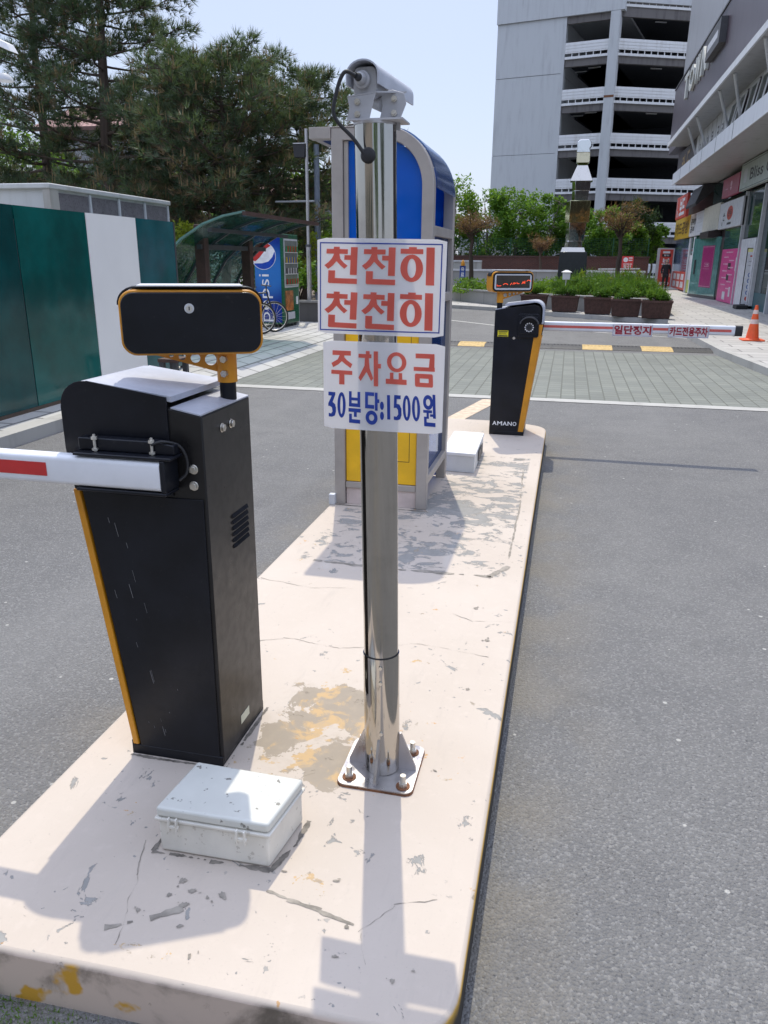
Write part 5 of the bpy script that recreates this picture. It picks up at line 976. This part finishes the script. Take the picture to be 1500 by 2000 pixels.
for y in (39.2, 38.2, 37.1, 36, 34.9, 33.8): m = MB(); m.bb(5.045, 5.0495, y, y+.02, 5.63, 7.0); m.build('panel_joint', DKGREY, b)
for y in (39, 36, 33, 30, 27): m = MB(); m.bb(4.375, 4.3798, y, y+.03, 5.18, 5.65); m.build('fascia_joint', DKGREY, b)
def sign(name, label, X, y0, y1, z0, z1, mats, draw=None, d=.14, lean=0):
    """box sign on the facade facing -X; y0 is the far end"""
    t = thing(name, label, 'shop sign' if 'sign' in name else name.replace('_', ' '), (X, (y0+y1)/2, z0)); m = MB(); m.bb(X, X+d, y1, y0, z0, z1); m.build('sign_box' if 'sign' in name else 'panel', mats[0], t, bevel=.01)
    if draw:
        m = MB(); fr = FACE_W(X, y0, z0); draw(m, fr, y0-y1, z1-z0); m.build('lettering', mats[1:], t, smooth=0)
    return t
T_ = lambda s, a, b, c, d, mi=0, bold=.03: (lambda m, fr, w_, h_: text(m, fr, s, a*w_, b*h_, c*w_, d*h_, mi, bold, .006))
def many(*fs): return lambda m, fr, w_, h_: [f(m, fr, w_, h_) for f in fs]
F_ = lambda polys, mi=0, z=.004: (lambda m, fr, w_, h_: m.flat(fr, [[(x*w_, y*h_) for x, y in p] for p in polys], mi, z))
RS = simple('red_sign_face', (.50, .06, .04), .45); YS = simple('yellow_sign_face', (.52, .33, .03), .45); WS = simple('white_sign_face', (.62, .63, .66), .4); CR = simple('crimson_sign_face', (.38, .03, .09), .4); GS = simple('grey_green_sign_face', (.42, .47, .43), .4); CREAM = simple('cream_sign_face', (.62, .59, .50), .45)
MAG = simple('magenta_banner_face', (.32, .012, .13), .4); PINK = simple('pink_poster_face', (.62, .06, .25), .4); LP = simple('pale_pink_print', (.72, .45, .55), .4); BRN = simple('brown_print', (.12, .06, .015), .5); INK = simple('black_print', (.03, .03, .035), .5); BLU = simple('blue_print', (.08, .14, .35), .5)
sign('red_sign', 'red shop sign with white characters at the far end, under the canopy corner', 5.55, 49.2, 45.0, 3.95, 5.1, [RS, WS], many(T_('보드', .34, .12, .5, .76, 0, .04), F_([rect(.06, .1, .09, .9), rect(.16, .1, .2, .4)])))
m = MB(); m.prism([(5.5, 4.25), (6.31, 4.95), (6.31, 5.15), (5.75, 5.15), (5.46, 4.35)], 41.2, 44.6); tag(m.build('shop_awning', simple('dark_awning_cloth', (.045, .045, .052), .6), None, (6, 43, 4.2)), 'dark cloth shop awning beside the red sign', 'awning')
sign('yellow_sign', 'long yellow shop sign with brown characters above the red shopfront', 6.1, 53.5, 47.1, 2.98, 4.15, [YS, BRN], T_('카드공방', .08, .2, .84, .6, 0, .03))
sign('white_sign', 'white shop sign with small dark characters between yellow sign and cream board', 6.1, 47.05, 42.3, 3.0, 4.12, [WS, INK, LGREY], many(T_('공부방', .08, .5, .36, .3), T_('공부', .08, .15, .3, .3), F_([rect(.55, .68, .8, .74), rect(.55, .5, .9, .56), rect(.6, .12, .9, .16)], 1)))
sign('cream_sign', 'blank cream sign board above the open glass door', 6.05, 42.2, 37.9, 3.05, 4.15, [CREAM])
sign('picture_sign', 'white shop sign with a red round picture and dark caption', 6.05, 37.8, 33.0, 3.02, 4.05, [WS, RS, INK], many(F_([arc(.5, .55, .13, .26, 0, 360, 20)[:-1]], 0), T_('만두', .42, .42, .16, .26, 1, .03), T_('손', .2, .3, .1, .3, 1), F_([rect(.42, .12, .6, .2), rect(.18, .12, .2, .26)], 1)))
sign('crimson_sign', 'crimson square shop sign with a faint emblem under the lower canopy', 5.95, 37.2, 33.8, 4.22, 4.95, [CR, LP], many(F_([arc(.55, .62, .05, .14, 0, 360, 14)[:-1], [(.5, .45), (.6, .45), (.55, .25)]]), F_([rect(.2, .4, .35, .43)])))
sign('bakery_sign', 'grey-green sign reading Bliss Cake nearest the picture edge', 5.95, 33.6, 26.5, 4.22, 5.16, [GS, INK, LGREY], many(T_('Bliss Cake', .24, .28, .7, .42, 0, .012), F_([rect(.02, .04, .98, .06), rect(.02, .92, .98, .94)], 0), F_([[(.10, .25), (.16, .25), (.17, .6), (.09, .6)], arc(.13, .65, .045, .12, 0, 360, 12)[:-1]], 1)))
m = MB(); m.bb(6.2, 6.318, 33.9, 41, 4.22, 5.1); m.build('dark_transom', GLS, b)
# shopfronts
def front(name, y0, y1, z0, z1, mt, X=6.2, d=.1): mm = MB(); mm.bb(X, X+d, y1, y0, z0, z1); return mm.build(name, mt, b)
front('shop_window', 53.0, 47.0, 1.2, 2.95, simple('bluish_shop_window', (.10, .14, .22), .12, var=.4, scale=1)); front('door_pier', 46.9, 46.4, .12, 2.95, LGREY, 6.15); front('shop_window', 46.3, 41.0, 2.1, 2.98, TEAL); front('shop_window', 36.7, 33.1, 2.2, 3.0, TEAL); front('dark_doorway', 39.0, 36.7, .2, 2.7, DKB, 6.25); front('shop_window', 29.9, 13, .7, 4.2, GLS, 6.25); front('lower_panel', 29.9, 13, .12, .695, simple('teal_panel', (.03, .10, .12), .4), 6.25); front('shop_window', 33.0, 30.0, 2.55, 4.2, GLS, 6.25)
for y in (33.05, 29.95, 27.5): m = MB(); m.bb(6.12, 6.245, y-.05, y+.05, .12, 4.2); m.build('frame_post', LGREY, b)
sign('red_grid_panel', 'red panel with a grid of white squares below the far shop window', 6.18, 53, 46.95, .2, 1.18, [RS, WS], F_([rect(.12+.28*i, .12+.43*j, .32+.28*i, .45+.43*j) for i in range(3) for j in range(2)]))
sign('white_poster', 'white door poster fading to yellow-green at its foot', 6.17, 46.2, 41.6, .15, 2.05, [WS, simple('lime_print', (.45, .52, .12), .5), BLU], many(F_([rect(0, 0, 1, .34)]), F_([rect(.2, .72, .5, .78), rect(.2, .58, .6, .63), rect(.2, .44, .55, .48), rect(.78, .5, .84, .95)], 1)))
d = thing('glass_door', 'open glass shop door with a long dark handle, hung with a magenta banner', 'door', (6.15, 41.3, .12)); da = frame((5.62, 41.3, .15), (.62, -3.9, 0), (0, 0, 1)); W_ = 3.9
m = MB()
def pane(mb, fr, a, b_, c_, d_, th=.04, mi=0): mb.add([fr(x, y, z) for z in (0, -th) for x, y in rect(a, c_, b_, d_)], [(0, 1, 2, 3), (7, 6, 5, 4), (0, 4, 5, 1), (1, 5, 6, 2), (2, 6, 7, 3), (3, 7, 4, 0)], mi)
pane(m, da, .1, W_-.1, .1, 2.6); m.build('pane', simple('pale_teal_glass', (.10, .24, .22), .08, var=.15), d, smooth=0)
m = MB(); pane(m, da, 0, .12, .0, 2.7, .06); m.build('door_stile', WHITE, d, smooth=0); m = MB(); pane(m, da, 0, W_, -.03, .09, .07); m.build('door_foot', DKGREY, d, smooth=0); m = MB(); m.tube([da(.75, 1.0, .05), da(.75, 1.65, .05)], .035, 8); m.build('handle', DKGREY, d)
bn = thing('magenta_banner', 'magenta banner with a thin pale line drawing on the open glass door', 'banner', tuple(da(2.3, .6, .01))); m = MB(); pane(m, da, 1.55, 3.15, .45, 2.25, -.006); m.build('cloth', MAG, bn, smooth=0)
m = MB(); f3 = lambda x, y, z=0: da(1.55+x, .45+y, .007+z); m.flat(f3, [rect(.06, .04, 1.54, .055), rect(.06, 1.745, 1.54, 1.76), rect(.06, .055, .075, 1.745), rect(1.525, .055, 1.54, 1.745), rect(.45, .90, 1.1, .915), rect(.45, 1.05, 1.1, 1.06), rect(.45, .915, .47, 1.05), rect(1.08, .915, 1.1, 1.05), rect(.3, .80, 1.2, .81)], 0, .002); text(m, f3, '카페', .6, .94, .4, .09, 0, .01, .003); m.build('print', LP, bn, smooth=0)
m = MB(); m.bb(5.75, 6.3, 38.2, 40.6, 2.72, 3.0); tag(m.build('hanging_sign', simple('dark_sign_board', (.04, .03, .03), .5), None, (6, 39.4, 2.7)), 'small dark hanging sign over the open glass door', 'shop sign')
sign('pink_poster', 'pink shop window poster with rows of pale text and pictures', 6.17, 36.6, 32.6, .14, 2.2, [PINK, LP, WS, INK], many(F_([rect(.25, .93, .6, .95)]+[rect(.15+.3*(k % 2), .84-.065*k, .4+.3*(k % 2), .86-.065*k) for k in range(10)]), F_([rect(.78, .6, .86, .84), rect(.62, .12, .7, .3), rect(.3, .05, .45, .2)], 1), F_([rect(.42, .62, .56, .74), rect(.4, .42, .52, .53)], 2)))
m = MB(); m.bb(6.1, 6.24, 30.1, 32.5, .12, 2.5); m.build('white_column', WS, b, bevel=.01)
ab = thing('sign_stand', 'upright white menu stand with rows of round pictures on a black foot', 'sign', (6.2, 30.2, .12)); fa = frame((5.92, 30.35, .25), (.62, -.12, 0), (0, 0, 1))
m = MB(); pane(m, fa, 0, .62, 0, 1.92, .05); m.build('board_frame', RUBBER, ab, smooth=0); m = MB(); pane(m, fa, .03, .59, .03, 1.89, -.006); m.build('panel', WS, ab, smooth=0)
m = MB(); f4 = lambda x, y, z=0: fa(x, y, .006+z); cs_ = [arc(.2+.21*(k % 2), .22+.2*(k//2), .075, .08, 0, 360, 16)[:-1] for k in range(10)]; m.flat(f4, cs_[1:], 0, .002); m.flat(f4, [cs_[0]], 1, .002); m.flat(f4, [arc(.2+.21*(k % 2), .22+.2*(k//2), .045, .05, 0, 360, 12)[:-1] for k in range(1, 10)], 2, .004); m.flat(f4, [rect(.12, 1.62, .5, 1.67)], 1, .003); m.flat(f4, [rect(.1, 1.46, .52, 1.47), rect(.1, 1.33, .52, 1.34)], 3, .003); m.flat(f4, [rect(.03, 1.78, .59, 1.89)], 4, .003); m.build('print', [BLU, RS, LGREY, INK, simple('pale_yellow_print', (.7, .68, .3), .5)], ab, smooth=0)
m = MB(); m.bb(5.75, 6.7, 29.9, 30.6, .121, .26); m.build('foot', RUBBER, ab, bevel=.02)
# raised letters on the purple wall
t = thing('wall_letters', 'row of raised pale letters on the purple upper wall', 'shop sign', (4.5, 38, 9))
fr = FACE_W(4.61, 42.5, 8.85)
for k, ch in enumerate('TOWN'):
    m = MB(); V, F = text_polys(ch, .03); xs = [v[0] for v in V]; ys_ = [v[1] for v in V]; x0 = min(xs); w0 = max(xs)-x0; y0 = min(ys_); h0 = max(ys_)-y0
    P0 = [(1.75*k+(a-x0)/w0*1.45, (c-y0)/h0*1.05) for a, c in V]; n = len(P0)
    ed = {}
    for f in F:
        for i in range(len(f)): e = (f[i], f[(i+1) % len(f)]); ed[e] = 1
    m.add([fr(a, c, .12) for a, c in P0]+[fr(a, c, .005) for a, c in P0], list(F)+[(j, i, i+n, j+n) for i, j in ed if (j, i) not in ed]); m.build('letter', simple('cream_letter_paint', (.50, .51, .47), .5), t, smooth=0)
m = MB(); m.bb(4.38, 4.615, 32.3, 35.3, 8.95, 9.75); m.build('end_plate', DKGREY, t); m = MB(); m.flat(FACE_W(4.38, 35.3, 8.95), [rect(.3, .25, 2.6, .5)], 0, .003); m.build('plate_print', LGREY, t, smooth=0)

# ================================================================== parking garage
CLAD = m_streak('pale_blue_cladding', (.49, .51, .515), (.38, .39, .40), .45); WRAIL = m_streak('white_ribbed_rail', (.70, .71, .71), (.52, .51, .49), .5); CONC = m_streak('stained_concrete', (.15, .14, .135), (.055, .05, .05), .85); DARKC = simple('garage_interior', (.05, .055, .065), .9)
g = thing('parking_garage', 'multi-storey open-sided parking garage with pale blue cladding', 'building', (1.75, 65, 0)); C = Vector((1.75, 65, 0)); dl = Vector((-.974, .227, 0)); dr = Vector((.92, .39, 0))
def gframe(d, sgn): n = Vector((d.y, -d.x, 0)) if sgn > 0 else Vector((-d.y, d.x, 0)); return lambda s, o, z: C+d*s+n*o+Vector((0, 0, z))
FL, FR = gframe(dl, -1), gframe(dr, 1)
def gbox(mb, f, s0, s1, o0, o1, z0, z1, mi=0):
    mb.add([f(s, o, z) for z in (z0, z1) for s, o in ((s0, o0), (s1, o0), (s1, o1), (s0, o1))], [(3, 2, 1, 0), (4, 5, 6, 7), (0, 1, 5, 4), (1, 2, 6, 5), (2, 3, 7, 6), (3, 0, 4, 7)], mi)
def gpart(nm, mt, f, *bx):
    m = MB(); gbox(m, f, *bx); return m.build(nm, mt, g, smooth=0)
# outward offset o > 0 points at the road
levels = [7.72-3.07*k for k in range(2, 0, -1)]+[7.72+3.07*k for k in range(0, 5)]
gpart('cladding', CLAD, FL, 3.72, 8.75, -12, .12, 0, 9.55); gpart('cladding', CLAD, FL, 3.72, 8.75, -12, .10, 9.58, 14.95); gpart('cladding', CLAD, FL, 3.72, 8.75, -12, .12, 14.98, 18.6); gpart('cladding', CLAD, FL, -.6, 8.8, -12, .25, 18.62, 26); gpart('cladding', CLAD, FR, .3, 14, -12, .2, 19.2, 26)
gpart('column', CLAD, FL, -.34, .34, -.5, .25, 0, 18.6); gpart('column_joint', RUST, FL, -.36, .36, .251, .262, 13.1, 13.25); gpart('column', CLAD, FL, 3.5, 3.718, -.4, .12, 0, 18.6)
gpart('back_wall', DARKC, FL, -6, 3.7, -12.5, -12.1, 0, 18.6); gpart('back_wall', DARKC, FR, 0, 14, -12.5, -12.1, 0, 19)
for f, s0, s1 in ((FL, .345, 3.49), (FR, .30, 13)):
    for z in levels:
        m = MB(); nrib = 7
        for k in range(nrib): zz = z-.80+.70*k/nrib; gbox(m, f, s0, s1, .02+(.02 if k % 2 else 0), .10+(.02 if k % 2 else 0), zz+.1, zz+.1+.70/nrib-.003)
        k = s0
        while k < s1-.1: gbox(m, f, k, k+.06, .0, .06, z-.92, z-.7005); k += .52
        m.build('ribbed_railing', WRAIL, g, smooth=0)
        gpart('edge_beam', WRAIL, f, s0, s1, -.1, .12, z-1.08, z-.9203); gpart('concrete_beam', CONC, f, s0, s1, -.35, .0, z-1.56, z-1.0803)
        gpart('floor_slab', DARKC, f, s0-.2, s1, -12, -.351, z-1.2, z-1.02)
        for q in range(2):
            a = s0+(s1-s0)*(.3+.4*q); gpart('streak_bar', WHITE, f, a, a+.9, -2.2-q, -2.12-q, z-1.33, z-1.26)  # white bars stand in for bright reflected streaks under each deck
gpart('top_fascia', CONC, FL, .345, 3.49, -.2, .05, 18.15, 18.6); gpart('top_fascia', CONC, FR, .3, 13, -.2, .05, 18.3, 19.19)
# low road-side building seen under the far trees
m = MB(); m.bb(-8, -1.0, 58, 62, 0, 3.6); tag(m.build('white_shed', m_streak('shed_render', (.50, .52, .55), (.3, .3, .31)), None, (-4, 58, 0)), 'pale low shed glimpsed between the far tree trunks', 'shed')

# ================================================================== walking person
def skin_body(name, verts, edges, radii, mat, parent, root=0, sub=1):
    me = bpy.data.meshes.new(name); o0 = org(parent); me.from_pydata([tuple(Vector(v)-o0) for v in verts], edges, []); me.materials.append(mat)
    o = bpy.data.objects.new(name, me); col.objects.link(o); o.parent = parent
    md = o.modifiers.new('skin', 'SKIN'); md.use_smooth_shade = True
    for i, r in enumerate(radii):
        sv = me.skin_vertices[0].data[i]; sv.radius = r if isinstance(r, tuple) else (r, r); sv.use_root = (i == root)
    s = o.modifiers.new('subdivision', 'SUBSURF'); s.levels = sub; s.render_levels = sub
    return o
pb = Vector((5.42, 49.6, .12)); ps = thing('person', 'person with long dark hair in black coat and trousers, walking by the shops', 'person', pb)
Pv = lambda x, y, z: pb+Vector((x, y, z))
V = [Pv(0, 0, .92), Pv(0, .01, 1.12), Pv(0, .02, 1.33), Pv(0, .02, 1.45), Pv(0, .01, 1.52), Pv(0, -.02, 1.60), Pv(0, -.01, 1.68)]; Rr_ = [(.15, .10), (.13, .09), (.15, .095), (.07, .06), (.048, .05), (.07, .085), (.06, .075)]; E = [(i, i+1) for i in range(6)]
def chain(pts, rs, frm):
    i0 = len(V)
    for p, r in zip(pts, rs): V.append(p); Rr_.append(r)
    E.append((frm, i0)); E.extend((i0+k, i0+k+1) for k in range(len(pts)-1)); return len(V)-1
for s in (-1, 1):
    chain([Pv(s*.09, 0, .86), Pv(s*.095, -.06*s, .50), Pv(s*.09, .08*s, .10), Pv(s*.09, .02*s, .045), Pv(s*.10, -.13+.02*s, .03)], [.085, .055, .038, .036, .03], 0)
    h_ = chain([Pv(s*.17, .02, 1.40), Pv(s*.23, .03, 1.14), Pv(s*.22, -.08, .90), Pv(s*.215, -.10, .84)], [.055, .042, .03, .032], 2)
    for q in range(4): chain([Pv(s*.215+.018*(q-1.5), -.11, .79), Pv(s*.215+.018*(q-1.5), -.115, .76), Pv(s*.213+.016*(q-1.5), -.10, .735+.006*abs(q-1.5))], [.009, .008, .007], h_)
    chain([Pv(s*.19, -.13, .82), Pv(s*.185, -.15, .785)], [.010, .008], h_)
skin_body('body', V, E, Rr_, SKIN, ps, 0, 1)
cloth = simple('black_cloth', (.018, .018, .022), .9)
V = [Pv(0, 0, .70), Pv(0, .0, .92), Pv(0, .01, 1.15), Pv(0, .02, 1.35), Pv(0, .02, 1.44)]; Rr_ = [(.20, .15), (.18, .13), (.16, .12), (.18, .12), (.09, .08)]; E = [(i, i+1) for i in range(4)]
for s in (-1, 1): chain([Pv(s*.18, .02, 1.40), Pv(s*.24, .03, 1.14), Pv(s*.225, -.08, .92)], [.075, .062, .05], 3)
skin_body('coat', V, E, Rr_, cloth, ps, 1, 1)
V = [Pv(0, 0, .92)]; Rr_ = [(.15, .11)]; E = []
for s in (-1, 1): chain([Pv(s*.09, 0, .84), Pv(s*.095, -.06*s, .50), Pv(s*.09, .08*s, .12)], [.10, .075, .06], 0)
skin_body('trousers', V, E, Rr_, cloth, ps, 0, 1)
V = [Pv(0, .02, 1.74), Pv(0, .05, 1.66), Pv(0, .07, 1.52), Pv(0, .08, 1.36)]; skin_body('hair', V, [(0, 1), (1, 2), (2, 3)], [(.07, .07), (.095, .09), (.10, .06), (.08, .04)], simple('dark_hair', (.015, .012, .012), .5), ps, 0, 1)
for s in (-1, 1): m = MB(); m.lathe([(.001, .02), (.006, .012), (.008, 0), (.001, -.006)], Pv(s*.028, -.105, 1.63), 8); m.build('eye', RUBBER, ps); m = MB(); m.box(Pv(s*.10, -.06+.02*s, .03), (.09, .25, .06), 0, 0, .2, .2); m.build('shoe', RUBBER, ps, bevel=.015)
m = MB(); m.box(Pv(0, -.115, 1.60), (.025, .03, .04), 0, 0, .5, .5); m.build('nose', SKIN, ps, bevel=.005); m = MB(); m.box(Pv(0, -.1, 1.565), (.045, .012, .012)); m.build('mouth', simple('lips', (.35, .12, .1), .5), ps, bevel=.003)

# ================================================================== unseen building and trees added behind the viewer for the steel pole to mirror
t = thing('unseen_office_block', 'pale office block added unseen behind the viewer for the pole to mirror', 'building', (-8, -10, 0)); m = MB(); m.bb(-14.5, -1.6, -20, -10, 0, 13); m.build('wall', m_streak('office_render', (.34, .31, .28), (.24, .22, .2), .8), t)
for k in range(4):
    for q in range(5): m = MB(); m.bb(-14.0+2.5*q, -12.5+2.5*q, -10.04, -9.97, .9+3.1*k, 3.0+3.1*k); m.build('window', GLS, t)
broadleaf('leafy_tree', 'green tree added unseen behind the viewer for the pole to mirror', 'tree', (3.6, -13, 0), 8.5, 1.8, 3.2, L_MID, 6000, .3, 40, BARK)
broadleaf('leafy_tree', 'second street tree across the road, mirrored at the side of the pole', 'tree', (13, -9, 0), 9, 2, 3.4, L_DARK, 6000, .3, 40, BARK)

# gravel and tufts of grass in the gutter before the island
m = MB(); GRV = simple('gutter_gravel', (.20, .19, .175), .9, var=.4, scale=40)
for k in range(420):
    x = rnd.uniform(-1.5, -.35); y = 1.12-abs(rnd.gauss(0, .085)); r_ = rnd.uniform(.002, .006)*(2.2 if rnd.random() < .06 else 1)
    m.add([(x+r_*a*rnd.uniform(.6, 1.2), y+r_*b*rnd.uniform(.6, 1.2), .001+r_*c) for a, b, c in ((1, 0, .3), (0, 1, .3), (-1, 0, .3), (0, -1, .3), (0, 0, 1.1), (0, 0, 0))], [(0, 1, 4), (1, 2, 4), (2, 3, 4), (3, 0, 4), (1, 0, 5), (2, 1, 5), (3, 2, 5), (0, 3, 5)])
tag(m.build('gravel', GRV, smooth=0), 'loose gravel and grit in the gutter at the near island end', 'gravel', kind='stuff')
n = 900; P = np.stack([-1.12+nr.normal(0, .13, n), 1.085+np.minimum(nr.normal(-.01, .04, n), .03), np.full(n, .002)], 1); d = unit(n)*.5; d[:, 2] = np.abs(d[:, 2])+.35; d *= nr.uniform(.008, .028, (n, 1)); q = unit(n)*.0016; q[:, 2] = 0
tag(raw_mesh('grass', np.stack([P-q, P+q, P+d], 1), 3, L_BRIGHT, None), 'small tufts of grass in the gutter at the island corner', 'grass', kind='stuff')
